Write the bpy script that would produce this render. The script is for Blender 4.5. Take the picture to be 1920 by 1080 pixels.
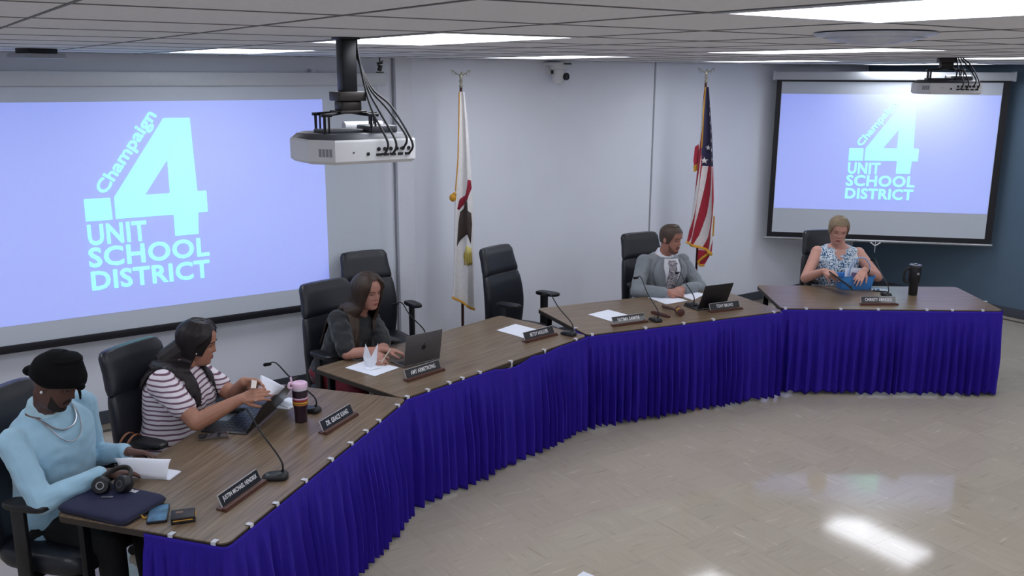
import bpy, bmesh, math, random
import numpy as np
from mathutils import Vector, Matrix

for o in list(bpy.data.objects):
    bpy.data.objects.remove(o, do_unlink=True)
SC = bpy.context.scene
COL = SC.collection

# ------------------------------------------------------------------ camera
F_PX, PITCH, CAM_H, ROLL = 1714.9, 0.2281, 2.614, 0.005
cd = bpy.data.cameras.new('camera')
cd.sensor_fit = 'HORIZONTAL'; cd.sensor_width = 36.0
cd.lens = F_PX * 36.0 / 1920.0
cd.clip_start = 0.05; cd.clip_end = 100
cam = bpy.data.objects.new('camera', cd); COL.objects.link(cam)
_c, _s = math.cos(PITCH), math.sin(PITCH)
_R = Vector((1, 0, 0)); _U = Vector((0, _s, _c)); _F = Vector((0, _c, -_s))
_R2 = _R * math.cos(ROLL) + _U * math.sin(ROLL)
_U2 = -_R * math.sin(ROLL) + _U * math.cos(ROLL)
cam.matrix_world = Matrix(((_R2.x, _U2.x, -_F.x, 0), (_R2.y, _U2.y, -_F.y, 0),
                           (_R2.z, _U2.z, -_F.z, CAM_H), (0, 0, 0, 1)))
SC.camera = cam

# ------------------------------------------------------------------ world + view
w = bpy.data.worlds.new('world'); SC.world = w; w.use_nodes = True
w.node_tree.nodes['Background'].inputs[0].default_value = (0.5, 0.52, 0.56, 1)
w.node_tree.nodes['Background'].inputs[1].default_value = 0.15
SC.view_settings.view_transform = 'Standard'
SC.view_settings.look = 'None'
SC.view_settings.gamma = 1.0
SC.view_settings.use_curve_mapping = False
SC.view_settings.exposure = 0.52
LAMP = 5.0          # radiance of the ceiling troffers

# ------------------------------------------------------------------ room frame
ROOM_H = 2.755
PHI = math.radians(34.1)
E1 = Vector((math.cos(PHI), math.sin(PHI), 0))      # along the white wall
N1 = Vector((-math.sin(PHI), math.cos(PHI), 0))     # towards the white wall
DL, DR = 7.218, 10.237
S0, T0 = -2.6, -3.0
def ST(s, t, z=0.0): return E1 * s + N1 * t + Vector((0, 0, z))

def ray(u, v):
    X, Y = u - 960.0, v - 540.0
    d = _R2 * X - _U2 * Y + _F * F_PX
    return d
CAMP = Vector((0, 0, CAM_H))
def TP(u, v, z=0.74):                 # point of a picture position on the level z
    d = ray(u, v); return CAMP + d * ((z - CAM_H) / d.z)
def WP(u, v, off=0.0):                # ... on the white wall (off in front of it)
    d = ray(u, v); return CAMP + d * ((DL - off) / d.dot(N1))

HT = 0.74
TL, TD = 1.83, 0.871
TABLES = {'A': (Vector((-1.162, 3.402, 0)), math.radians(72.82)),
          'B': (Vector((-0.642, 5.150, 0)), math.radians(48.88)),
          'C': (Vector((0.562, 6.537, 0)), math.radians(24.20)),
          'D': (Vector((2.242, 7.375, 0)), math.radians(-1.16))}
def tframe(n):
    o, a = TABLES[n]
    return o, Vector((math.cos(a), math.sin(a), 0)), Vector((-math.sin(a), math.cos(a), 0)), a
def L(n, x, y, z=0.0):
    o, e, m, a = tframe(n); return o + e * x + m * y + Vector((0, 0, z))
def RY(n, u, v, yl):
    o, e, m, a = tframe(n); d = ray(u, v)
    return CAMP + d * ((yl + o.dot(m)) / d.dot(m))

# ------------------------------------------------------------------ materials
def lin(c):
    c = c / 255.0
    return c / 12.92 if c <= 0.04045 else ((c + 0.055) / 1.055) ** 2.4
def rgb(r, g, b): return (lin(r), lin(g), lin(b), 1.0)
MATS = {}
def mat(name, col, rough=0.6, metal=0.0, var=0.06, scale=30.0, bump=0.0, bscale=200.0,
        emit=None, estr=0.0, coat=0.0, trans=0.0, spec=0.5, sheen=0.0, stretch=None, detail=3.0):
    if name in MATS: return MATS[name]
    m = bpy.data.materials.new(name); m.use_nodes = True
    nt = m.node_tree; b = nt.nodes['Principled BSDF']
    b.inputs['Roughness'].default_value = rough
    b.inputs['Metallic'].default_value = metal
    b.inputs['Specular IOR Level'].default_value = spec
    b.inputs['Coat Weight'].default_value = coat
    b.inputs['Transmission Weight'].default_value = trans
    b.inputs['Sheen Weight'].default_value = sheen
    tc = nt.nodes.new('ShaderNodeTexCoord')
    src = tc.outputs['Object']
    if stretch:
        mp = nt.nodes.new('ShaderNodeMapping'); mp.inputs['Scale'].default_value = stretch
        nt.links.new(src, mp.inputs['Vector']); src = mp.outputs['Vector']
    nz = nt.nodes.new('ShaderNodeTexNoise'); nz.inputs['Scale'].default_value = scale
    nz.inputs['Detail'].default_value = detail
    nt.links.new(src, nz.inputs['Vector'])
    mx = nt.nodes.new('ShaderNodeMix'); mx.data_type = 'RGBA'
    mx.inputs[6].default_value = tuple(max(0, c * (1 - var * 2)) for c in col[:3]) + (1,)
    mx.inputs[7].default_value = tuple(min(1, c * (1 + var * 2)) for c in col[:3]) + (1,)
    nt.links.new(nz.outputs['Fac'], mx.inputs[0])
    nt.links.new(mx.outputs[2], b.inputs['Base Color'])
    if bump > 0:
        n2 = nt.nodes.new('ShaderNodeTexNoise'); n2.inputs['Scale'].default_value = bscale
        nt.links.new(src, n2.inputs['Vector'])
        bp = nt.nodes.new('ShaderNodeBump'); bp.inputs['Strength'].default_value = bump
        bp.inputs['Distance'].default_value = 0.005
        nt.links.new(n2.outputs['Fac'], bp.inputs['Height'])
        nt.links.new(bp.outputs['Normal'], b.inputs['Normal'])
    if emit:
        b.inputs['Emission Color'].default_value = emit
        b.inputs['Emission Strength'].default_value = estr
    MATS[name] = m
    return m
def nodes(m): return m.node_tree.nodes, m.node_tree.links, m.node_tree.nodes['Principled BSDF']

# ------------------------------------------------------------------ mesh builder
class MB:
    def __init__(s): s.v = []; s.f = []; s.m = []; s.sm = []
    def add(s, v, f, m=0, sm=False):
        b = len(s.v); s.v += [Vector(p) for p in v]
        for q in f: s.f.append([i + b for i in q]); s.m.append(m); s.sm.append(sm)
        return s
    def bm(s, bm, M=None, m=0, sm=False):
        bm.verts.index_update()
        vs = [(M @ v.co if M else v.co.copy()) for v in bm.verts]
        s.add(vs, [[v.index for v in f.verts] for f in bm.faces], m, sm); bm.free(); return s
    def box(s, c, size, rz=0, bevel=0.0, seg=2, m=0, M=None, rx=0, ry=0):
        b = bmesh.new(); bmesh.ops.create_cube(b, size=1.0)
        bmesh.ops.scale(b, vec=Vector(size), verts=b.verts)
        if bevel > 0:
            bmesh.ops.bevel(b, geom=list(b.edges), offset=bevel, segments=seg, profile=0.5, affect='EDGES')
        X = Matrix.Translation(Vector(c)) @ Matrix.Rotation(rz, 4, 'Z') @ Matrix.Rotation(ry, 4, 'Y') @ Matrix.Rotation(rx, 4, 'X')
        if M: X = M @ X
        return s.bm(b, X, m, bevel > 0)
    def rings(s, rs, m=0, cap=True, closed=False, sm=True):
        n = len(rs[0]); v = [p for r in rs for p in r]; f = []
        for i in range(len(rs) - (0 if closed else 1)):
            j = (i + 1) % len(rs)
            for k in range(n):
                k2 = (k + 1) % n
                f.append([i * n + k, i * n + k2, j * n + k2, j * n + k])
        if cap and not closed:
            f.append(list(range(n))[::-1]); f.append([(len(rs) - 1) * n + k for k in range(n)])
        return s.add(v, f, m, sm)
    def tube(s, pts, rad, n=8, m=0, flat=1.0):
        pts = [Vector(p) for p in pts]
        if not hasattr(rad, '__len__'): rad = [rad] * len(pts)
        rs = []; up = None
        for i, p in enumerate(pts):
            d = (pts[min(i + 1, len(pts) - 1)] - pts[max(i - 1, 0)])
            d = d.normalized() if d.length > 1e-9 else Vector((0, 0, 1))
            if up is None:
                up = Vector((0, 0, 1)) if abs(d.z) < 0.9 else Vector((1, 0, 0))
            x = d.cross(up)
            if x.length < 1e-6: x = d.orthogonal()
            x.normalize(); y = x.cross(d).normalized(); up = y
            rs.append([p + x * (rad[i] * math.cos(t)) + y * (rad[i] * flat * math.sin(t))
                       for t in [2 * math.pi * k / n for k in range(n)]])
        return s.rings(rs, m)
    def lathe(s, prof, n=20, c=(0, 0, 0), m=0, M=None):
        c = Vector(c); rs = []
        for r, z in prof:
            rs.append([c + Vector((r * math.cos(2 * math.pi * k / n), r * math.sin(2 * math.pi * k / n), z)) for k in range(n)])
        if M: rs = [[M @ p for p in r] for r in rs]
        return s.rings(rs, m)
    def prism(s, poly, z0, z1, m=0, M=None, sm=False):
        n = len(poly)
        v = [Vector((p[0], p[1], z0)) for p in poly] + [Vector((p[0], p[1], z1)) for p in poly]
        if M: v = [M @ p for p in v]
        f = [[k, (k + 1) % n, n + (k + 1) % n, n + k] for k in range(n)]
        f.append(list(range(n))[::-1]); f.append(list(range(n, 2 * n)))
        return s.add(v, f, m, sm)
    def ball(s, c, r, M=None, n=14, m=0):
        if not hasattr(r, '__len__'): r = (r, r, r)
        rs = []
        for i in range(n // 2 + 1):
            t = math.pi * (i / (n // 2)); t = min(max(t, 0.02), math.pi - 0.02)
            rs.append([Vector((r[0] * math.sin(t) * math.cos(2 * math.pi * k / n), r[1] * math.sin(t) * math.sin(2 * math.pi * k / n), -r[2] * math.cos(t))) for k in range(n)])
        c = Vector(c)
        rs = [[(M @ p if M else p) + c for p in r_] for r_ in rs]
        return s.rings(rs, m)
    def capsule(s, p0, r0, p1, r1, n=12, m=0):
        p0, p1 = Vector(p0), Vector(p1); d = (p1 - p0)
        if d.length < 1e-6: return s.ball(p0, max(r0, r1), m=m)
        d.normalize(); pts = []; rad = []
        for t in (-88, -55, -25, 0):
            a = math.radians(t); pts.append(p0 + d * (r0 * math.sin(a))); rad.append(max(r0 * math.cos(a), r0 * .03))
        for t in (0, 25, 55, 88):
            a = math.radians(t); pts.append(p1 + d * (r1 * math.sin(a))); rad.append(max(r1 * math.cos(a), r1 * .03))
        x = d.orthogonal().normalized(); y = d.cross(x)
        rs = [[p + x * (r * math.cos(t)) + y * (r * math.sin(t)) for t in [2 * math.pi * k / n for k in range(n)]] for p, r in zip(pts, rad)]
        return s.rings(rs, m)
    def mesh(s, name, mats):
        me = bpy.data.meshes.new(name)
        me.from_pydata([tuple(p) for p in s.v], [], s.f)
        for mm in (mats if isinstance(mats, (list, tuple)) else [mats]): me.materials.append(mm)
        me.polygons.foreach_set('material_index', s.m)
        me.polygons.foreach_set('use_smooth', s.sm)
        b = bmesh.new(); b.from_mesh(me); bmesh.ops.recalc_face_normals(b, faces=b.faces); b.to_mesh(me); b.free()
        if any(s.sm):
            me.set_sharp_from_angle(angle=math.radians(42))
        me.update(); return me
    def build(s, name, mats, parent=None, label=None):
        o = bpy.data.objects.new(name, s.mesh(name, mats)); COL.objects.link(o)
        if parent is not None: o.parent = parent
        if label: o['label'] = label
        return o
def tag(o, label, cat, group=None):
    o['label'] = label; o['category'] = cat
    if group: o['group'] = group
    return o
def thing(name, label, cat, loc=(0, 0, 0), rz=0.0, group=None):
    o = bpy.data.objects.new(name, None); COL.objects.link(o)
    o.empty_display_size = 0.1
    o.location = loc; o.rotation_euler = (0, 0, rz)
    return tag(o, label, cat, group)
def struct(o): o['kind'] = 'structure'; return o
def obj(name, me, parent=None, loc=None):
    o = bpy.data.objects.new(name, me); COL.objects.link(o)
    if parent is not None: o.parent = parent
    if loc is not None: o.location = loc
    return o
def copy_tree(o, parent=None):
    c = o.copy(); COL.objects.link(c); c.parent = parent
    for ch in list(o.children): copy_tree(ch, c)
    return c
def bake(o, name=None):
    dg = bpy.context.evaluated_depsgraph_get()
    me = bpy.data.meshes.new_from_object(o.evaluated_get(dg))
    return me
def text_mesh(txt, mats, width, height, bold=0.0, depth=0.001, space=1.0):
    """flat lettering whose box is width x height, origin bottom left, in the xy plane"""
    cu = bpy.data.curves.new('lettering', 'FONT'); cu.body = txt; cu.size = 1.0
    cu.offset = bold; cu.extrude = 0.01; cu.space_character = space; cu.resolution_u = 3
    o = bpy.data.objects.new('lettering', cu); COL.objects.link(o)
    bpy.context.view_layer.update()
    me = bake(o); bpy.data.objects.remove(o)
    n = len(me.vertices); a = np.empty(n * 3); me.vertices.foreach_get('co', a); a = a.reshape(-1, 3)
    mn, mx = a.min(0), a.max(0)
    a[:, 0] = (a[:, 0] - mn[0]) / (mx[0] - mn[0]) * width
    a[:, 1] = (a[:, 1] - mn[1]) / (mx[1] - mn[1]) * height
    a[:, 2] = (a[:, 2] - mn[2]) / max(1e-9, mx[2] - mn[2]) * depth
    me.vertices.foreach_set('co', a.ravel()); me.materials.clear(); me.materials.append(mats); me.update()
    return me
def text_obj(name, txt, m, width, height, M, parent, bold=0.0, depth=0.001, space=1.0):
    me = text_mesh(txt, m, width, height, bold, depth, space)
    me.transform(M); me.update()
    return obj(name, me, parent)
def basis(o, x, y):                      # matrix taking local xy(z) to origin o, axes x, y
    x = Vector(x).normalized(); y = Vector(y).normalized(); z = x.cross(y); o = Vector(o)
    return Matrix(((x.x, y.x, z.x, o.x), (x.y, y.y, z.y, o.y), (x.z, y.z, z.z, o.z), (0, 0, 0, 1)))
def smooth_line(pts, n=6):
    pts = [Vector(p) for p in pts]; out = []
    for i in range(len(pts) - 1):
        p0, p1, p2, p3 = pts[max(i - 1, 0)], pts[i], pts[i + 1], pts[min(i + 2, len(pts) - 1)]
        for k in range(n):
            t = k / n
            out.append(0.5 * ((2 * p1) + (p2 - p0) * t + (2 * p0 - 5 * p1 + 4 * p2 - p3) * t * t + (3 * p1 - p0 - 3 * p2 + p3) * t ** 3))
    out.append(pts[-1]); return out
# ================================================================== materials used
M_wall = mat('painted_wall_white', rgb(232, 236, 246), 0.75, var=0.015, scale=3)
M_teal = mat('painted_wall_teal', rgb(88, 110, 130), 0.7, var=0.03, scale=3)
M_trim = mat('white_trim', rgb(222, 225, 234), 0.6, var=0.02)
M_base = mat('baseboard_grey', rgb(72, 76, 86), 0.55, var=0.05)
M_ctile = mat('ceiling_tile', rgb(234, 234, 236), 0.95, var=0.05, scale=60, bump=0.3, bscale=400)
M_plenum = mat('ceiling_reveal', rgb(34, 34, 34), 0.9)
M_black = mat('black_plastic', rgb(22, 22, 25), 0.42, var=0.1)
M_mblack = mat('black_metal', rgb(20, 20, 24), 0.35, metal=0.4, var=0.1)
M_white = mat('white_plastic', rgb(222, 223, 226), 0.4, var=0.02)
M_dark = mat('dark_gap', rgb(10, 10, 12), 0.8)
M_grey = mat('grey_plastic', rgb(70, 72, 78), 0.45)
M_silver = mat('brushed_metal', rgb(170, 172, 176), 0.3, metal=0.9)

# floor tiles: marbled beige vinyl, streaks along each tile's own direction
def floor_material():
    m = bpy.data.materials.new('vinyl_floor_tile'); m.use_nodes = True
    N, K, b = nodes(m)
    tc = N.new('ShaderNodeTexCoord'); oi = N.new('ShaderNodeObjectInfo')
    ad = N.new('ShaderNodeVectorMath'); ad.operation = 'ADD'
    sc = N.new('ShaderNodeMath'); sc.operation = 'MULTIPLY'; sc.inputs[1].default_value = 37.0
    K.new(oi.outputs['Random'], sc.inputs[0])
    cb = N.new('ShaderNodeCombineXYZ'); K.new(sc.outputs[0], cb.inputs[0]); K.new(sc.outputs[0], cb.inputs[1])
    K.new(tc.outputs['Object'], ad.inputs[0]); K.new(cb.outputs[0], ad.inputs[1])
    mp = N.new('ShaderNodeMapping'); mp.inputs['Scale'].default_value = (3.2, 22.0, 1.0)
    K.new(ad.outputs[0], mp.inputs['Vector'])
    n1 = N.new('ShaderNodeTexNoise'); n1.inputs['Scale'].default_value = 1.6; n1.inputs['Detail'].default_value = 4
    n1.inputs['Distortion'].default_value = 0.6
    K.new(mp.outputs[0], n1.inputs['Vector'])
    cr = N.new('ShaderNodeValToRGB'); e = cr.color_ramp.elements
    e[0].position = 0.22; e[0].color = rgb(152, 142, 126)
    e[1].position = 0.36; e[1].color = rgb(173, 163, 148)
    x = cr.color_ramp.elements.new(0.66); x.color = rgb(177, 167, 152)
    x = cr.color_ramp.elements.new(0.76); x.color = rgb(200, 192, 178)
    K.new(n1.outputs['Fac'], cr.inputs[0])
    hs = N.new('ShaderNodeHueSaturation'); K.new(cr.outputs[0], hs.inputs['Color'])
    mr = N.new('ShaderNodeMapRange'); mr.inputs['To Min'].default_value = 0.96; mr.inputs['To Max'].default_value = 1.03
    K.new(oi.outputs['Random'], mr.inputs['Value']); K.new(mr.outputs[0], hs.inputs['Value'])
    K.new(hs.outputs[0], b.inputs['Base Color'])
    n2 = N.new('ShaderNodeTexNoise'); n2.inputs['Scale'].default_value = 9
    K.new(tc.outputs['Object'], n2.inputs['Vector'])
    r2 = N.new('ShaderNodeMapRange'); r2.inputs['To Min'].default_value = 0.05; r2.inputs['To Max'].default_value = 0.10
    K.new(n2.outputs['Fac'], r2.inputs['Value']); K.new(r2.outputs[0], b.inputs['Roughness'])
    b.inputs['Specular IOR Level'].default_value = 0.42
    return m
M_floor = floor_material()

def room_box(name, s0, s1, t0, t1, z0, z1, m, parent=None):
    mb = MB(); mb.box(((s0 + s1) / 2, (t0 + t1) / 2, (z0 + z1) / 2), (s1 - s0, t1 - t0, z1 - z0), M=Matrix.Rotation(PHI, 4, 'Z'))
    o = mb.build(name, m, parent)
    if parent is None: struct(o)
    return o
wall_l = room_box('wall_left', S0 - .15, DR + .15, DL, DL + .15, -.1, ROOM_H + .2, M_wall)
room_box('wall_right', DR, DR + .15, T0 - .15, DL, -.1, ROOM_H + .2, M_teal)
room_box('wall_back', S0 - .15, DR + .15, T0 - .15, T0, -.1, ROOM_H + .2, M_wall)
room_box('wall_near', S0 - .15, S0, T0, DL, -.1, ROOM_H + .2, M_wall)
floor = room_box('floor', S0, DR, T0, DL, -.1, -.004, mat('floor_adhesive', rgb(120, 112, 100), 0.8))
ceiling = room_box('ceiling', S0, DR, T0, DL, ROOM_H + .012, ROOM_H + .15, M_plenum)
room_box('baseboard_left', S0, DR, DL - .012, DL, 0, .10, M_base)
room_box('baseboard_right', DR - .012, DR, T0, DL - .012, 0, .10, M_base)
room_box('trim_1', 3.644, 3.800, DL - .055, DL, 0, ROOM_H, M_trim)          # pilaster beside the big screen
room_box('trim_2', 6.650, 6.668, DL - .006, DL, .1, ROOM_H, mat('seam_strip', rgb(160, 163, 172), 0.5))
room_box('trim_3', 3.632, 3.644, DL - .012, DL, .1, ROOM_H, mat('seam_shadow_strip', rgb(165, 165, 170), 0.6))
room_box('trim_4', S0, DR - .2, DL - .20, DL - .15, 0.0004, .0012, mat('dark_border_strip', rgb(76, 70, 62), 0.5))
room_box('trim_5', DR - .20, DR - .15, T0, DL - .2, 0.0004, .0012, mat('dark_border_strip', rgb(76, 70, 62), 0.5))

def project(p):
    d = Vector(p) - CAMP; z = d.dot(_F)
    if z < 0.2: return None
    return 960 + F_PX * d.dot(_R2) / z, 540 - F_PX * d.dot(_U2) / z, z
# ---- floor tiles
TS = 0.3048
tm = MB(); tm.box((0, 0, -.002), (TS - .0006, TS - .0006, .004)); tile_me = tm.mesh('floor_tile', M_floor)
cand = []; rest = []
ns, nt_ = int((DR - S0) / TS) + 1, int((DL - T0) / TS) + 1
for i in range(ns):
    for j in range(nt_):
        s, t = S0 + (i + .5) * TS, T0 + (j + .5) * TS
        if s > DR - .01 or t > DL - .01: continue
        c = ST(s, t); q = project(c); vis = False
        if q and -60 < q[0] < 1980 and 560 < q[1] < 1160:
            vis = True
            for n in 'ABCD':
                o_, e_, m_, a_ = tframe(n); d = c - o_
                if d.dot(m_) > 0.12 and -0.3 < d.dot(e_) < TL + .3: vis = False
            if n and (c - TABLES['B'][0]).dot(tframe('B')[2]) > .3 and c.x < 1: vis = False
        (cand if vis else rest).append((q[2] if q else 99, s, t, (i + j) % 2))
cand.sort(); rest += cand[300:]; cand = cand[:300]
for _, s, t, k in cand:
    o = obj('floor_tile', tile_me, floor, ST(s, t)); o.rotation_euler = (0, 0, PHI + k * math.pi / 2)
mb = MB()
for _, s, t, k in rest:
    c = ST(s, t); h = TS / 2 - .0003; a, b2 = E1 * h, N1 * h
    mb.add([c - a - b2, c + a - b2, c + a + b2, c - a + b2], [[0, 1, 2, 3]])
o = mb.build('floor_tile_field', M_floor, floor); o['kind'] = 'stuff'

# ---- ceiling: 2 ft tiles, 2 x 4 ft troffers
CT = 0.61; GS, GT = 0.345, 0.31
lights = [(GS + CT * (2 + 4 * k), GT + CT * 4 * m) for k in range(-1, 4) for m in range(-1, 3)]
def is_light(s, t): return any(abs(s - ls - .305) < .31 and lt - .01 < t < lt + 1.23 for ls, lt in lights)
pm = MB(); pm.box((0, 0, .008), (CT - .015, CT - .015, .016), bevel=.003, seg=1); pan_me = pm.mesh('ceiling_panel', M_ctile)
for p_ in pan_me.polygons: p_.use_smooth = False
cl = []; rest = []
for i in range(-5, 17):
    for j in range(-6, 12):
        s0, t0 = GS + i * CT, GT + j * CT
        s1, t1 = s0 + CT, t0 + CT
        if s1 < S0 + .05 or t1 < T0 + .05 or s0 > DR - .05 or t0 > DL - .05: continue
        if is_light((s0 + s1) / 2, (t0 + t1) / 2): continue
        full = s0 > S0 and t0 > T0 and s1 < DR and t1 < DL
        q = project(ST((s0 + s1) / 2, (t0 + t1) / 2, ROOM_H))
        vis = q and -150 < q[0] < 2070 and -40 < q[1] < 130
        if vis and full: cl.append((q[2], (s0 + s1) / 2, (t0 + t1) / 2))
        else: rest.append((max(s0, S0), min(s1, DR), max(t0, T0), min(t1, DL)))
cl.sort()
for _, s, t in cl[:300]:
    o = obj('ceiling_panel', pan_me, ceiling, ST(s, t, ROOM_H)); o.rotation_euler = (0, 0, PHI)
mb = MB()
for s0, s1, t0, t1 in rest + [(s - CT / 2, s + CT / 2, t - CT / 2, t + CT / 2) for _, s, t in cl[300:]]:
    g = .0055
    if s1 - s0 < .03 or t1 - t0 < .03: continue
    mb.box(((s0 + s1) / 2, (t0 + t1) / 2, ROOM_H + .008), (s1 - s0 - 2 * g, t1 - t0 - 2 * g, .016), M=Matrix.Rotation(PHI, 4, 'Z'))
o = mb.build('ceiling_panel_field', M_ctile, ceiling); o['kind'] = 'stuff'

M_diff = mat('lit_diffuser', rgb(250, 250, 252), 0.5, var=0, emit=(0.94, 0.97, 1.05, 1), estr=LAMP)
fm = MB()
W_, D_ = CT - .012, 2 * CT - .012
for sx in (-1, 1): fm.box((sx * (W_ / 2 - .0125), 0, .006), (.025, D_, .02))
for sy in (-1, 1): fm.box((0, sy * (D_ / 2 - .0125), .006), (W_ - .05, .025, .02))
fr_me = fm.mesh('frame', M_white)
dm = MB(); dm.box((0, 0, .004), (W_ - .05, D_ - .05, .008)); di_me = dm.mesh('diffuser', M_diff)
M_bar_c = mat('ceiling_grid_grey', rgb(122, 122, 122), 0.8)
for k in range(-5, 17):
    s = GS + k * CT
    if S0 < s < DR:
        b_ = room_box('grid_bar', s - .004, s + .004, T0, DL, ROOM_H - .0018, ROOM_H + .012, M_bar_c, ceiling)
for k in range(-6, 12):
    t_ = GT + k * CT
    if T0 < t_ < DL:
        b_ = room_box('grid_bar', S0, DR, t_ - .004, t_ + .004, ROOM_H - .0017, ROOM_H + .012, M_bar_c, ceiling)
for ls, lt in lights:
    if ls < S0 - .1 or ls + CT > DR: continue
    if lt < T0: continue
    c = ST(ls + CT / 2, lt + CT, ROOM_H); q = project(c)
    k, m_ = round((ls - GS - 2 * CT) / (4 * CT)), round((lt - GT) / (4 * CT))
    LB = {(0, 2): 'lit rectangular ceiling light by the white wall above the big screen',
          (0, 1): 'lit rectangular ceiling light behind the near projector pole',
          (0, 0): 'large lit ceiling light nearest the camera, cut by the top right edge',
          (1, 2): 'lit ceiling light above the white wall camera',
          (1, 1): 'lit ceiling light right of centre, beyond the round ceiling diffuser',
          (2, 2): 'lit ceiling light near the striped flag and the small screen',
          (2, 1): 'lit ceiling light at the right edge beyond the far projector',
          (3, 2): 'lit ceiling light directly in front of the small screen housing'}
    lb = LB.get((k, m_), 'lit rectangular troffer in the ceiling outside the picture')
    tpt = thing('ceiling_light', lb, 'ceiling light', c, PHI, 'rectangular ceiling lights')
    obj('frame', fr_me, tpt); obj('diffuser', di_me, tpt)
# ================================================================== tables
def wood_material():
    m = bpy.data.materials.new('walnut_laminate'); m.use_nodes = True
    N, K, b = nodes(m)
    tc = N.new('ShaderNodeTexCoord'); mp = N.new('ShaderNodeMapping'); mp.inputs['Scale'].default_value = (1.6, 34, 1)
    K.new(tc.outputs['Object'], mp.inputs['Vector'])
    n1 = N.new('ShaderNodeTexNoise'); n1.inputs['Scale'].default_value = 1.5; n1.inputs['Detail'].default_value = 6; n1.inputs['Distortion'].default_value = .4
    K.new(mp.outputs[0], n1.inputs['Vector'])
    cr = N.new('ShaderNodeValToRGB'); e = cr.color_ramp.elements
    e[0].position = .28; e[0].color = rgb(90, 74, 57); e[1].position = .72; e[1].color = rgb(140, 120, 99)
    x = e.new(.5); x.color = rgb(117, 99, 79)
    K.new(n1.outputs['Fac'], cr.inputs[0]); K.new(cr.outputs[0], b.inputs['Base Color'])
    b.inputs['Roughness'].default_value = 0.32
    b.inputs['Specular IOR Level'].default_value = .5
    return m
M_wood = wood_material()
M_edge = mat('table_edge_band', rgb(46, 38, 32), 0.5)
M_tan = mat('tan_metal', rgb(150, 142, 130), 0.5, metal=.2)
def round_rect(x0, x1, y0, y1, r, n=6):
    out = []
    for cx, cy, a0 in ((x1 - r, y1 - r, 0), (x0 + r, y1 - r, 90), (x0 + r, y0 + r, 180), (x1 - r, y0 + r, 270)):
        for k in range(n + 1):
            a = math.radians(a0 + 90 * k / n); out.append((cx + r * math.cos(a), cy + r * math.sin(a)))
    return out
tops = MB(); tops.prism(round_rect(.002, TL - .002, .002, TD - .002, .045), .0, .006); top_me = tops.mesh('table_top', M_wood)
ed = MB(); ed.prism(round_rect(0, TL, 0, TD, .047), -.026, .0); edge_me = ed.mesh('edge_band', M_edge)
lg = MB(); lg.box((0, 0, .35), (.03, .05, .70), bevel=.004); leg_tan = lg.mesh('leg', M_tan)
lg = MB(); lg.box((0, 0, .35), (.045, .03, .70), bevel=.004); leg_blk = lg.mesh('leg', M_mblack)
ft = MB(); ft.box((0, 0, .015), (.05, TD - .16, .03), bevel=.006); foot_me = ft.mesh('foot', M_mblack)
ap = MB(); ap.box((0, 0, 0), (TL - .3, .02, .06)); apr_me = ap.mesh('rail', M_mblack)
TLAB = {'A': 'walnut laminate folding table nearest the camera, under the navy laptop sleeve',
        'B': 'walnut laminate folding table with the silver laptop and upright folded paper',
        'C': 'walnut laminate folding table with the gavel and black laptop',
        'D': 'walnut laminate folding table at right with the black handled tumbler'}
for n in 'ABCD':
    o_, e_, m_, a_ = tframe(n)
    t = thing('folding_table', TLAB[n], 'table', o_, a_, 'skirted folding tables in an arc')
    obj('table_top', top_me, t, (0, 0, HT - .006)); obj('edge_band', edge_me, t, (0, 0, HT - .006))
    for x in (.07, TL - .07):
        obj('leg', leg_tan, t, (x, .36, 0)); obj('leg', leg_blk, t, (x, TD - .09, 0)); obj('foot', foot_me, t, (x, TD / 2, 0))
    obj('rail', apr_me, t, (TL / 2, TD - .12, HT - .062)); obj('rail', apr_me, t, (TL / 2, .12, HT - .062))

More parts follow.
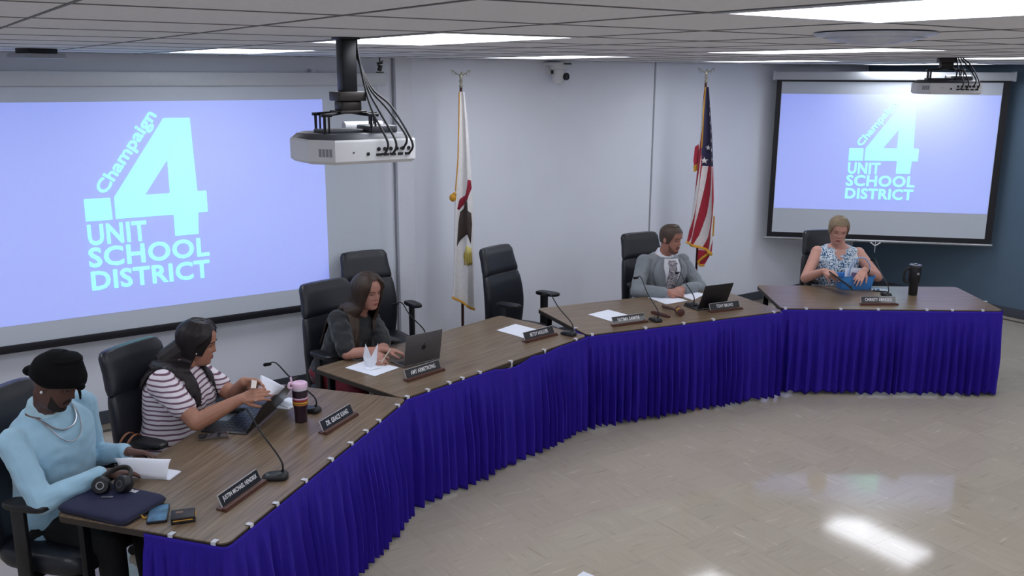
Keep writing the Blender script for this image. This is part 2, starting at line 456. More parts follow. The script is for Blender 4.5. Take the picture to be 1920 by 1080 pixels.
# ---- pleated skirts
M_skirt = mat('royal_blue_polyester', rgb(42, 20, 148), 0.75, var=.05, scale=8, sheen=.0, bump=.1, bscale=900, spec=.3)
def skirt(n, path, label, seed, sag=()):
    """path: local polyline; outside is to the right of the direction of travel"""
    o_, e_, m_, a_ = tframe(n); rnd = random.Random(seed)
    pts = [Vector((p[0], p[1], 0)) for p in path]
    # sample with rounded corners
    P = []; step = .0075
    for i in range(len(pts) - 1):
        a, b = pts[i], pts[i + 1]; k = max(2, int((b - a).length / step))
        for q in range(k): P.append(a.lerp(b, q / k))
    P.append(pts[-1])
    for _ in range(12): P = [P[0]] + [(P[i - 1] + P[i] * 2 + P[i + 1]) / 4 for i in range(1, len(P) - 1)] + [P[-1]]
    nrm = []
    for i in range(len(P)):
        d = (P[min(i + 1, len(P) - 1)] - P[max(i - 1, 0)]).normalized(); nrm.append(Vector((d.y, -d.x, 0)))
    # pleats: irregular wavelength
    ph = []; x = 0.0; wl = .062; tl = .062; top = []; y = 0.0; wt = .03
    amp = []; am = 1.0
    for i in range(len(P)):
        if i % 9 == 0: tl = rnd.choice((.04, .05, .06, .075, .10, .13)) * rnd.uniform(.9, 1.1); tt = rnd.uniform(.018, .034); ta = rnd.uniform(.4, 1.45)
        wl += (tl - wl) * .10; wt += (tt - wt) * .2; am += (ta - am) * .1
        x += step / wl * 2 * math.pi; y += step / wt * 2 * math.pi
        ph.append(x); top.append(y); amp.append(am)
    rows = [1, .975, .94, .89, .86, .80, .70, .58, .45, .32, .20, .10, .04, 0]
    zt, zb = HT - .010, .018
    v = []; f = []; W = len(P); s = 0
    for r, h in enumerate(rows):
        g = max(0.0, (.94 - h) / .94)
        big = .038 * min(1, g * 1.7) ** .8 ; small = .0035 * (1 if .1 > (.94 - h) > 0 else max(0, 1 - g * 2.2)) * (h < .93)
        for i in range(W):
            ss = i * step
            z = zb + (zt - zb) * h
            dz = 0.0
            for c0, c1, dep in sag:
                if c0 < ss < c1: dz = dep * math.sin(math.pi * (ss - c0) / (c1 - c0))
            z -= dz * h
            shp = math.sin(ph[i] + .7 * math.sin(ph[i]) + .25 * math.sin(h * 5 + ph[i] * .13))
            d = .007 + .010 * g + big * amp[i] * (.75 + shp) * .85 + small * math.sin(top[i])
            if h < .02: z += .008 * math.sin(ph[i] * .31 + seed) + .004
            v.append(P[i] + nrm[i] * max(.004, d) + Vector((0, 0, z)))
    for r in range(len(rows) - 1):
        for i in range(W - 1):
            f.append([r * W + i, r * W + i + 1, (r + 1) * W + i + 1, (r + 1) * W + i])
    mb = MB(); mb.add(v, f, 0, True)
    ob = bpy.data.objects.new('table_skirt', mb.mesh('table_skirt', M_skirt)); COL.objects.link(ob)
    for p_ in ob.data.polygons: p_.use_smooth = True
    sd = ob.modifiers.new('thickness', 'SOLIDIFY'); sd.thickness = .002; sd.offset = -1
    ob.location = o_; ob.rotation_euler = (0, 0, a_)
    tag(ob, label, 'table skirt', 'royal blue table skirts')
    return ob
skirt('A', [(0, .40), (0, 0), (TL, 0)], 'royal blue pleated skirt hanging from the table nearest the camera', 3)
skirt('B', [(0, 0), (TL, 0)], 'royal blue pleated skirt sagging below the silver laptop table', 5, sag=((.80, 1.18, .03), (1.2, 1.45, .012)))
skirt('C', [(0, .22), (0, 0), (TL, 0)], 'royal blue pleated skirt below the gavel table', 8)
skirt('D', [(0, 0), (TL, 0), (TL, .36)], 'royal blue pleated skirt on the rightmost table', 11)

# ---- skirt clips
M_clip = mat('clear_clip', rgb(205, 206, 214), 0.25, var=.02)
cm = MB(); cm.box((0, .008, .0045), (.024, .028, .003), bevel=.001, seg=1); cm.box((0, -.0045, -.002), (.024, .003, .014), bevel=.001, seg=1); cm.box((0, .009, -.036), (.018, .018, .003)); cm.box((0, -.004, -.02), (.010, .003, .034))
clip_me = cm.mesh('skirt_clip', M_clip)
CL = {'A': [(474, 985), (521, 945), (574, 901), (620, 861), (657, 831), (686, 808), (712, 789), (745, 760)],
      'B': [(763, 744), (799, 730), (841, 717), (864, 708), (900, 698), (959, 678), (1027, 658), (1088, 638)],
      'C': [(1112, 628), (1213, 616), (1282, 606), (1335, 598), (1451, 585)],
      'D': [(1478, 583), (1516, 582), (1580, 582), (1650, 582), (1740, 582), (1787, 582), (1843, 582)]}
for n, lst in CL.items():
    o_, e_, m_, a_ = tframe(n)
    ORD = ['first', 'second', 'third', 'fourth', 'fifth', 'sixth', 'seventh', 'eighth']
    TN = {'A': 'the nearest table', 'B': 'the silver laptop table', 'C': 'the gavel table', 'D': 'the rightmost table'}[n]
    for ci, (u, v) in enumerate(lst):
        d = TP(u, v, HT) - o_; x = min(max(d.dot(e_), .03), TL - .03)
        c = obj('skirt_clip', clip_me, None, L(n, x, 0, HT)); c.rotation_euler = (0, 0, a_)
        tag(c, '%s clear skirt clip from the left on the front edge of %s' % (ORD[ci], TN), 'clip', 'front edge skirt clips')
def end_clip(n, x, y, sgn, lab):
    o_, e_, m_, a_ = tframe(n)
    c = obj('skirt_clip', clip_me, None, L(n, x, y, HT)); c.rotation_euler = (0, 0, a_ + sgn * math.pi / 2)
    tag(c, lab, 'clip', 'end edge skirt clips')
o_, e_, m_, a_ = tframe('A')
end_clip('A', 0, (TP(322, 1002) - o_).dot(m_), -1, 'clear skirt clip on the near table end, beside the black wallet')
end_clip('A', 0, .06, -1, 'clear skirt clip on the rounded near corner of the closest table')
end_clip('D', TL, .30, 1, 'clear skirt clip on the far right end of the rightmost table')
end_clip('C', 0, .20, -1, 'clear skirt clip on the left end of the gavel table')

# ================================================================== office chairs
M_leather = mat('black_leather', rgb(26, 28, 36), 0.38, var=.12, scale=14, bump=.12, bscale=260)
def make_chair(label):
    t = thing('office_chair', label, 'chair', group='black high-back office chairs')
    # seat
    mb = MB(); rs = []
    for z, k in ((.385, .84), (.395, .95), (.42, 1.0), (.455, 1.0), (.475, .97), (.485, .90), (.488, .7)):
        r = []
        for i in range(36):
            a = 2 * math.pi * i / 36; ca, sa = math.cos(a), math.sin(a)
            x = .255 * k * math.copysign(abs(ca) ** .45, ca); y = .262 * k * math.copysign(abs(sa) ** .5, sa)
            r.append(Vector((x, y + .01, z - (.03 * max(0, (y - .15) / .11) ** 2 if z > .42 else 0))))
        rs.append(r)
    mb.rings(rs); mb.build('seat', M_leather, t)
    # backrest: S-curved, and headrest segment above a seam
    def back_sections(z0, z1, nz, bulge):
        rs = []
        for k in range(nz + 1):
            q = k / nz; z = z0 + (z1 - z0) * q; h = (z - .43) / .74
            y = -.235 - .02 * math.sin(h * math.pi * 1.15) * -1.2 - .085 * h ** 1.6
            w = .228 + .022 * math.sin(min(1, h * 1.2) * math.pi) - .022 * max(0, h - .35) / .65
            edge = min(1, math.sin(math.pi * min(1, max(0, q))) * 3.0) ** .5
            th = (.050 - .006 * h) * (.72 + .28 * edge)
            e2 = min(q, 1 - q) * (z1 - z0)
            wk = 1 - (.07 if (q > .5 and z1 > 1) else .015) * max(0, 1 - e2 / .035) ** 2
            r = []
            for i in range(32):
                a = 2 * math.pi * i / 32; ca, sa = math.cos(a), math.sin(a)
                x = w * wk * math.copysign(abs(ca) ** .30, ca)
                yy = th * math.copysign(abs(sa) ** .8, sa)
                yy += -.03 * (1 - (x / .25) ** 2) * (1 if True else 0) + .01
                r.append(Vector((x, y + yy, z)))
            rs.append(r)
        # closing caps
        def shrink(r, f, dz):
            c = sum(r, Vector()) / len(r); return [c + (p - c) * f + Vector((0, 0, dz)) for p in r]
        rs = [shrink(rs[0], .9, -.004)] + rs + [shrink(rs[-1], .93, .006), shrink(rs[-1], .7, .010)]
        return rs
    mb = MB(); mb.rings(back_sections(.43, .930, 12, True)); mb.build('backrest', M_leather, t)
    mb = MB(); mb.rings(back_sections(.939, 1.155, 8, True)); mb.build('headrest', M_leather, t)
    mb = MB(); mb.box((0, -.285, .70), (.36, .03, .50), bevel=.012, rx=math.radians(7)); mb.box((0, -.25, .43), (.09, .05, .18), bevel=.01); mb.box((0, -.12, .37), (.09, .30, .03), bevel=.008)
    mb.build('back_shell', M_black, t)
    for sx in (-1, 1):
        mb = MB(); mb.box((sx * .285, .0, .55), (.026, .075, .38), bevel=.009); mb.box((sx * .21, -.0, .372), (.17, .06, .018), bevel=.006)
        arm = mb.build('armrest', M_black, t)
        pb = MB(); rs = []
        for z, k in ((.733, .9), (.741, 1), (.756, 1), (.764, .9)):
            rs.append([Vector((sx * .275 + .046 * k * math.copysign(abs(math.cos(a)) ** .6, math.cos(a)), .045 + .12 * k * math.copysign(abs(math.sin(a)) ** .6, math.sin(a)), z + (.004 * math.sin(a)))) for a in [2 * math.pi * i / 24 for i in range(24)]])
        pb.rings(rs); pb.build('arm_pad', M_black, arm)
    mb = MB(); mb.lathe([(.05, .36), (.05, .385), (.028, .37), (.028, .25), (.036, .25), (.036, .10), (.05, .085)][::-1], 16); mb.build('column', M_mblack, t)
    star = MB()
    for k in range(5):
        a = 2 * math.pi * k / 5 + .3; d = Vector((math.cos(a), math.sin(a), 0))
        star.tube([d * .02 + Vector((0, 0, .10)), d * .18 + Vector((0, 0, .09)), d * .30 + Vector((0, 0, .068))], [.034, .026, .018], 8, flat=.7)
    st = star.build('star_base', M_mblack, t)
    for k in range(5):
        a = 2 * math.pi * k / 5 + .3; d = Vector((math.cos(a), math.sin(a), 0)) * .30
        cb = MB(); x = Vector((-math.sin(a), math.cos(a), 0))
        for q in (-1, 1):
            M = basis(d + x * (q * .013), (math.cos(a), math.sin(a), 0), (0, 0, 1)); M.translation.z = .0285
            cb.lathe([(.018, -.009), (.028, -.009), (.028, .009), (.018, .009)], 14, M=M)
        cb.tube([d + Vector((0, 0, .03)), d + Vector((0, 0, .075))], .008, 6)
        cb.build('caster', M_black, st)
    return t
def place_chair(c, top, ang_w):
    """top: world xy of the middle of the headrest top; ang_w: direction of the chair's width axis"""
    f = ang_w - math.pi / 2
    d = Vector((math.cos(f), math.sin(f), 0))
    c.location = Vector((top[0], top[1], 0)) + d * .30
    c.rotation_euler = (0, 0, ang_w)          # local +y = ang_w + 90 ; flipped below
    c.rotation_euler = (0, 0, f - math.pi / 2)
    return c
CH = [((-2.40, 4.09), 74, 'black leather office chair under the man in the light blue sweater'),
      ((-2.085, 4.83), 65.6, 'black leather office chair under the woman in the striped tee'),
      ((-1.34, 6.42), 45, 'black leather office chair under the woman in the black blouse'),
      ((-1.245, 7.57), 32, 'empty black office chair by the white pilaster, behind the woman in black'),
      ((-0.127, 7.83), 51.6, 'empty black office chair turned sideways beside the white state flag'),
      ((1.22, 8.58), 28, 'black leather office chair under the man in the grey suit'),
      ((3.03, 8.78), 8, 'black leather office chair under the woman in the floral top')]
chair0 = make_chair(CH[0][2])
bpy.context.view_layer.update()
for i, (top, ang, lab) in enumerate(CH):
    c = chair0 if i == 0 else copy_tree(chair0)
    c['label'] = lab; place_chair(c, top, math.radians(ang))
# ================================================================== projection screens
M_screen = mat('matte_screen_fabric', rgb(205, 212, 222), 0.85, var=.01)
M_house = mat('screen_housing', rgb(200, 204, 208), 0.4, var=.02)
M_bar = mat('screen_black', rgb(16, 16, 24), 0.5)
def proj_mat(name, emit, st):
    return mat(name, rgb(205, 212, 222), 0.85, var=.01, emit=emit, estr=st)
M_img = proj_mat('projected_lavender', (.12, .17, .66, 1), 0.62)
M_logo = proj_mat('projected_cyan', (.10, .72, .62, 1), 1.0)
def logo(parent, O, X, Y, k):
    """logo drawn in metres on the plane O + X*x + Y*y (k = scale); coordinates as on the big screen"""
    n = Vector(X).cross(Vector(Y)).normalized()
    def pt(x, y, off=0.0): return Vector(O) + Vector(X) * (x * k) + Vector(Y) * (y * k) + n * off
    def poly(name, p, hole=None, z=.004):
        b = bmesh.new()
        def loop(q): 
            vs = [b.verts.new((a, c, 0)) for a, c in q]
            return [b.edges.new((vs[i], vs[(i + 1) % len(vs)])) for i in range(len(vs))]
        ed = loop(p)
        if hole: ed += loop(hole)
        bmesh.ops.triangle_fill(b, use_beauty=True, use_dissolve=False, edges=ed)
        r = bmesh.ops.extrude_face_region(b, geom=list(b.faces))
        for g in r['geom']:
            if isinstance(g, bmesh.types.BMVert): g.co.z = .001
        mb = MB(); M = basis(pt(0, 0, z), X, Y) @ Matrix.Diagonal((k, k, 1, 1))
        mb.bm(b, M); return mb.build(name, M_logo, parent)
    poly('logo_dot', [(1.110, 1.58), (1.288, 1.58), (1.284, 1.738), (1.110, 1.738)])
    poly('logo_numeral', [(1.700, 2.295), (1.888, 2.295), (1.905, 1.745), (1.973, 1.745), (1.973, 1.585), (1.900, 1.585), (1.892, 1.42), (1.721, 1.42), (1.721, 1.583), (1.312, 1.583), (1.314, 1.739)],
         [(1.706, 1.998), (1.706, 1.742), (1.524, 1.742)])
    for txt, x0, y0, x1, y1 in (('UNIT', 1.112, 1.402, 1.517, 1.553), ('SCHOOL', 1.103, 1.240, 1.964, 1.386), ('DISTRICT', 1.106, 1.070, 1.958, 1.211)):
        text_obj('lettering', txt, M_logo, (x1 - x0) * k, (y1 - y0) * k, basis(pt(x0, y0, .004), X, Y), parent, bold=.02, space=1.06)
    a = math.radians(54.3)
    dx, dy = math.cos(a), math.sin(a)
    Xr = Vector(X) * dx + Vector(Y) * dy; Yr = -Vector(X) * dy + Vector(Y) * dx
    px, py = 1.279, 1.744
    text_obj('lettering', 'Champaign', M_logo, .685 * k, .118 * k, basis(pt(px, py, .004), Xr, Yr), parent, bold=.016)

def plane_box(mb, O, X, Z, n, x0, x1, z0, z1, d0, d1, m=0, bevel=0):
    c = O + X * ((x0 + x1) / 2) + n * ((d0 + d1) / 2) + Vector((0, 0, (z0 + z1) / 2))
    mb.box(c, (x1 - x0, abs(d1 - d0), z1 - z0), rz=math.atan2(X.y, X.x), bevel=bevel, m=m)
UP = Vector((0, 0, 1))
# big screen on the white wall
org = N1 * DL; nn = -N1
big = thing('projection_screen', 'large pull-down projection screen with lavender logo slide on the white wall', 'screen', ST(1.5, DL - .12, 0))
big_inv = Matrix.Translation(-big.location)
def local(o, inv): o.data.transform(inv); return o
off = .12
mb = MB(); plane_box(mb, org, E1, UP, nn, -.55, 3.514, 2.527, 2.632, .02, .15, bevel=.012); local(mb.build('housing', M_house, big), big_inv)
mb = MB(); plane_box(mb, org, E1, UP, nn, -.48, 3.441, .745, 2.53, off - .004, off); local(mb.build('screen_fabric', M_screen, big), big_inv)
mb = MB(); plane_box(mb, org, E1, UP, nn, -.50, 3.45, .690, .746, off - .02, off + .015, bevel=.005); local(mb.build('bottom_bar', M_bar, big), big_inv)
mb = MB(); plane_box(mb, org, E1, UP, nn, .03, 2.945, .885, 2.42, off, off + .002); local(mb.build('projected_image', M_img, big), big_inv)
for x in (.25, 2.9):
    mb = MB(); plane_box(mb, org, E1, UP, nn, x - .02, x + .02, 2.63, 2.66, .0, .08); local(mb.build('wall_bracket', M_house, big), big_inv)
pre = set(big.children)
logo(big, org + nn * off, E1, UP, 1.0)
for o in big.children:
    if o not in pre: local(o, big_inv)

# small screen across the corner
TH = PHI - math.pi / 4
X2 = Vector((math.cos(TH), math.sin(TH), 0)); n2 = Vector((math.sin(TH), -math.cos(TH), 0))
O2 = Vector((2.955, 10.575, 0))
sm = thing('projection_screen', 'smaller black-bordered projection screen hung across the corner at right', 'screen', O2 + X2 * 1.22)
s_inv = Matrix.Translation(-sm.location)
def s2(u, v):
    d = ray(u, v); t = (O2 - CAMP).dot(n2) / d.dot(n2); p = CAMP + d * t; return (p - O2).dot(X2), p.z
xl, zt = s2(1452, 133); xr, _ = s2(1902, 140)
bl, zb = s2(1438, 452); br, _ = s2(1860, 464)
x0, x1 = s2(1447, 300)[0], s2(1878, 300)[0]
mb = MB(); plane_box(mb, O2, X2, UP, n2, xl, xr, 2.585, 2.675, -.06, .05, bevel=.01); local(mb.build('housing', M_house, sm), s_inv)
for x in (xl, xr):
    mb = MB(); plane_box(mb, O2, X2, UP, n2, x - .012, x + .012, 2.578, 2.682, -.065, .056, bevel=.006); local(mb.build('end_cap', M_house, sm), s_inv)
mb = MB(); plane_box(mb, O2, X2, UP, n2, x0, x1, .80, 2.59, -.006, -.002); local(mb.build('border', M_bar, sm), s_inv)
mb = MB(); plane_box(mb, O2, X2, UP, n2, x0 + .055, x1 - .075, .855, 2.565, -.002, .0); local(mb.build('screen_fabric', M_screen, sm), s_inv)
mb = MB(); A_ = O2 + X2 * (x0 - .04) + Vector((0, 0, .785)); B_ = O2 + X2 * (x1 + .01) + Vector((0, 0, .785)); mb.tube([A_, B_], .016, 10); local(mb.build('bottom_tube', M_silver, sm), s_inv)
mb = MB(); plane_box(mb, O2, X2, UP, n2, x0 + .06, x1 - .08, s2(1700, 397)[1], s2(1600, 177)[1], .0, .002); local(mb.build('projected_image', M_img, sm), s_inv)
pre = set(sm.children)
# same artwork, anchored on its lower left and upper right corners
ax, az = s2(1584, 372); bx, bz = s2(1708, 195)
k2 = ((bz - az) / (2.295 - 1.07) + (s2(1717, 280)[0] - s2(1590, 280)[0]) / (1.973 - 1.110)) / 2
logo(sm, O2 + X2 * (ax - 1.106 * k2) + UP * (az - 1.07 * k2), X2, UP, k2)
for o in sm.children:
    if o not in pre: local(o, s_inv)
hx, hz = s2(1640, 462)
mb = MB(); c = O2 + X2 * hx + n2 * .02
mb.tube([c + Vector((0, 0, .785)), c + Vector((0, 0, .66))], .004, 6)
mb.tube([c + X2 * -.055 + Vector((0, 0, .775)), c + Vector((0, 0, .735)), c + X2 * .055 + Vector((0, 0, .775))], .008, 6)
local(mb.build('pull_handle', M_white, sm), s_inv)

# ================================================================== flags
M_pole = mat('dark_cherry_pole', rgb(62, 22, 22), 0.3, coat=.3)
M_gold = mat('gold_fringe', rgb(205, 150, 40), 0.55, var=.15, scale=200)
M_eagle = mat('pewter_eagle', rgb(190, 186, 168), 0.35, metal=.7)
M_red = mat('flag_red', rgb(165, 22, 48), 0.6, sheen=.3); M_fw = mat('flag_white', rgb(226, 224, 224), 0.6, sheen=.3)
M_navy = mat('flag_navy', rgb(30, 28, 70), 0.6, sheen=.3)
M_brown = mat('emblem_brown', rgb(62, 50, 46), 0.7, var=.25, scale=60); M_ribbon = mat('emblem_red', rgb(140, 20, 48), 0.7); M_sun = mat('emblem_gold', rgb(210, 198, 120), 0.7)
def flag_stand(name, label, xy, z_top, cat='flag'):
    t = thing(name, label, cat, (xy[0], xy[1], 0))
    mb = MB(); mb.tube([(0, 0, .05), (0, 0, z_top)], .0125, 12); mb.build('pole', M_pole, t)
    mb = MB(); mb.lathe([(.16, .002), (.16, .02), (.13, .045), (.05, .06), (.03, .10), (.02, .12)], 24); mb.build('stand_base', M_gold, t)
    # perched eagle finial
    mb = MB(); z = z_top
    mb.lathe([(.012, z), (.018, z + .01), (.009, z + .03), (.017, z + .05), (.010, z + .065)], 12)
    mb.ball((0, 0, z + .09), (.014, .012, .028)); mb.ball((.008, 0, z + .122), (.010, .008, .010)); mb.tube([(.014, 0, z + .122), (.026, 0, z + .116)], [.004, .001], 6)
    for sx in (-1, 1):
        mb.tube(smooth_line([(sx * .01, 0, z + .10), (sx * .04, 0, z + .115), (sx * .07, 0, z + .14), (sx * .085, 0, z + .135)]), [.012 - .0004 * i for i in range(19)], 6, flat=.5)
        mb.tube([(sx * .045, 0, z + .115), (sx * .055, 0, z + .09)], [.008, .002], 6, flat=.5); mb.tube([(sx * .07, 0, z + .135), (sx * .078, 0, z + .10)], [.008, .002], 6, flat=.5)
    mb.build('eagle_finial', M_eagle, t)
    return t
class Cloth:
    """hanging folded cloth: u across, v down; local frame of the flag stand, seen along 'look'"""
    def __init__(s, look, rows, folds, amp, phase, warp=.18):
        s.warp = warp
        s.x = Vector((look.y, -look.x, 0)).normalized(); s.d = Vector((-look.x, -look.y, 0)).normalized()
        s.rows = rows; s.folds = folds; s.amp = amp; s.phase = phase
    def p(s, u, v, off=0.0):
        R = s.rows; zs = [r[0] for r in R]; q = v * (len(R) - 1); i = min(int(q), len(R) - 2); f = q - i
        z, a, b, tilt = [R[i][k] + (R[i + 1][k] - R[i][k]) * f for k in range(4)]
        wdt = b - a; x = a + wdt * u
        am = s.amp * min(1, .25 + v * 1.4)
        d = am * (1 + math.sin(2 * math.pi * s.folds * u + s.phase + .6 * v)) + .022
        x += s.warp * wdt * math.sin(2 * math.pi * s.folds * u + s.phase + 1.2 + .6 * v) * math.sin(math.pi * u)
        return s.x * x + s.d * (d + off) + Vector((0, 0, z + tilt * (u - .5)))
def cloth_mesh(cl, nu, nv, fmat, mats, name, parent, thick=.003):
    v = []; f = []; mi = []
    for j in range(nv + 1):
        for i in range(nu + 1): v.append(cl.p(i / nu, j / nv))
    for j in range(nv):
        for i in range(nu):
            f.append([j * (nu + 1) + i, j * (nu + 1) + i + 1, (j + 1) * (nu + 1) + i + 1, (j + 1) * (nu + 1) + i]); mi.append(fmat((i + .5) / nu, (j + .5) / nv))
    mb = MB(); mb.add(v, f, 0, True); mb.m = mi
    o = mb.build(name, mats, parent)
    for p_ in o.data.polygons: p_.use_smooth = True
    sd = o.modifiers.new('thickness', 'SOLIDIFY'); sd.thickness = thick; sd.offset = -1
    return o
def patch(cl, pts, m, name, parent, off=.004):
    """flat shape given in (u, v) laid onto the cloth"""
    b = bmesh.new(); vs = [b.verts.new((a, c, 0)) for a, c in pts]
    ed = [b.edges.new((vs[i], vs[(i + 1) % len(vs)])) for i in range(len(vs))]
    bmesh.ops.triangle_fill(b, use_beauty=True, edges=ed)
    bmesh.ops.subdivide_edges(b, edges=list(b.edges), cuts=3, use_grid_fill=True)
    b.verts.index_update(); mb = MB()
    mb.add([cl.p(v.co.x, v.co.y, off) for v in b.verts], [[v.index for v in f.verts] for f in b.faces], 0, True); b.free()
    o = mb.build(name, m, parent); sd = o.modifiers.new('thickness', 'SOLIDIFY'); sd.thickness = .002
    return o
def fringe(cl, path, parent, r=.012):
    mb = MB(); pts = [cl.p(u, v, .004) for u, v in path]; mb.tube(pts, r, 6, flat=.6); return mb.build('fringe', M_gold, parent)

# state flag ------------------------------------------------------------
pf = WP(866, 400, .42)
fl = flag_stand('state_flag', 'white state flag with dark eagle emblem and gold fringe on a pole by the pilaster', (pf.x, pf.y), 2.515)
look = Vector((pf.x, pf.y, 0)).normalized(); depth = Vector((pf.x, pf.y)).length
def fx(u, v, p0):                      # offset across the view at the flag's distance and height
    d = ray(u, v); h = Vector((look.y, -look.x, 0)); t = (p0.x * look.x + p0.y * look.y) / (d.x * look.x + d.y * look.y)
    p = CAMP + d * t; return (p - Vector((p0.x, p0.y, 0))).dot(h), p.z
def rows_from(px, p0):
    out = []
    for vy, a, b, ty in px:
        xa, z = fx(a, vy, p0); xb, _ = fx(b, vy, p0); out.append((z, xa, xb, ty))
    return out
c1 = Cloth(look, rows_from([(172, 861, 871, 0), (230, 860, 877, 0), (300, 858, 882, 0), (360, 853, 886, 0), (420, 852, 887, 0), (480, 851, 887, 0), (530, 850, 888, -.03), (568, 848, 890, -.13)], pf), 1.6, .022, .5, .04)
cloth_mesh(c1, 48, 70, lambda u, v: 0, [M_fw], 'cloth', fl)
fringe(c1, [(0.02, .0 + .42 * k / 24) for k in range(25)], fl, .009)
fringe(c1, [(k / 30, .995) for k in range(31)], fl, .016)
patch(c1, [(.30, .46), (.55, .44), (.75, .37), (.95, .375), (.97, .41), (.80, .44), (.66, .46), (.50, .48), (.30, .505), (.16, .50)], M_ribbon, 'ribbon', fl)
patch(c1, [(.55, .455), (.66, .47), (.70, .505), (.92, .52), (.95, .57), (.90, .655), (.72, .615), (.58, .615), (.40, .635), (.18, .665), (.25, .57), (.34, .515), (.48, .50)], M_brown, 'eagle_emblem', fl, .006)
patch(c1, [(.60, .66), (.92, .675), (.96, .75), (.72, .755), (.46, .72)], M_sun, 'sun_emblem', fl, .004)
for k in range(5):
    a = .48 + .1 * k
    patch(c1, [(a, .70), (a + .05, .69), (a + .07, .755), (a + .03, .76)], mat('emblem_ochre', rgb(176, 150, 60), .7), 'sun_ray', fl, .007)
mb = MB(); x, z = fx(849, 369, pf); g = Vector((look.y, -look.x, 0)) * x + Vector((-look.x, -look.y, 0)) * .06
mb.ball(g + Vector((0, 0, z)), (.03, .02, .035)); mb.ball(g + Vector((.015, 0, z + .03)), (.018, .015, .018)); mb.build('tassel', M_gold, fl)

# national flag ----------------------------------------------------------
pf2 = WP(1316, 300, .50)
fl2 = flag_stand('national_flag', 'red and white striped flag with starred blue canton and gold fringe on a pole', (pf2.x, pf2.y), 2.555)
look = Vector((pf2.x, pf2.y, 0)).normalized()
c2 = Cloth(look, rows_from([(163, 1321, 1329, 0), (205, 1316, 1332, 0), (250, 1313, 1335, 0), (300, 1309, 1337, 0), (350, 1304, 1338, 0), (400, 1297, 1339, 0), (440, 1291, 1337, -.04), (462, 1287, 1335, -.12)], pf2), 1.3, .04, .2)
def usm(u, v):
    if v < .40 and u > .12 + .1 * v: return 2
    if v < .46 and u > .42: return 2
    return int(math.floor((u * 3.1 + (v - .4) * 2.3) * 1.9 + .1)) % 2
cloth_mesh(c2, 150, 190, usm, [M_red, M_fw, M_navy], 'cloth', fl2)
fringe(c2, [(.30 - .12 * k / 24, .36 * k / 24) for k in range(25)], fl2, .010)
fringe(c2, [(k / 30, .995) for k in range(31)], fl2, .020)
fringe(c2, [(1.0, .72 + .12 * k / 10) for k in range(11)], fl2, .012)
def star(cl, u, v, r, parent):
    pts = []
    for k in range(10):
        a = math.pi / 2 + k * math.pi / 5; q = r if k % 2 == 0 else r * .42
        pts.append((u + q * math.cos(a) * 2.6, v - q * math.sin(a) * .42))
    return patch(cl, pts, M_fw, 'star', parent, .006)
for u, v, r in ((.80, .17, .028), (.84, .22, .028), (.86, .27, .028), (.86, .32, .03), (.88, .37, .03), (.90, .42, .03), (.62, .36, .035), (.50, .43, .045), (.92, .12, .022)):
    star(c2, u, v, r, fl2)
# folded tail below the hem and the tag of stripes at the left
def tail(px, mats, fm, name, parent, p0, lk, back=.03):
    pts = [fx(u, v, p0) for u, v in px]
    mb = MB(); h = Vector((lk.y, -lk.x, 0)); d = Vector((-lk.x, -lk.y, 0))
    v = [h * x + Vector((0, 0, z)) + d * (back + .05) for x, z in pts] + [h * x + Vector((0, 0, z)) + d * back for x, z in pts]
    n = len(pts); mb.add(v, [list(range(n)), list(range(n, 2 * n))[::-1]] + [[i, (i + 1) % n, n + (i + 1) % n, n + i] for i in range(n)], 0)
    return mb.build(name, mats, parent)
tail([(1309, 466), (1332, 470), (1330, 478), (1322, 492), (1312, 494), (1308, 486)], M_red, None, 'hem_fold', fl2, pf2, look)
mb = MB(); H_ = Vector((look.y, -look.x, 0)); D_v = Vector((-look.x, -look.y, 0))
mb.tube([H_ * fx(u, v, pf2)[0] + Vector((0, 0, fx(u, v, pf2)[1])) + D_v * .085 for u, v in ((1331, 471), (1318, 480), (1309, 488), (1312, 495), (1321, 494))], .014, 6); mb.build('fringe', M_gold, fl2)
tail([(1303, 275), (1310, 270), (1311, 302), (1302, 318), (1300, 300)], M_red, None, 'corner_fold', fl2, pf2, look, -.0)
tail([(1300, 310), (1308, 306), (1309, 318), (1301, 322)], M_gold, None, 'fringe', fl2, pf2, look, .005)
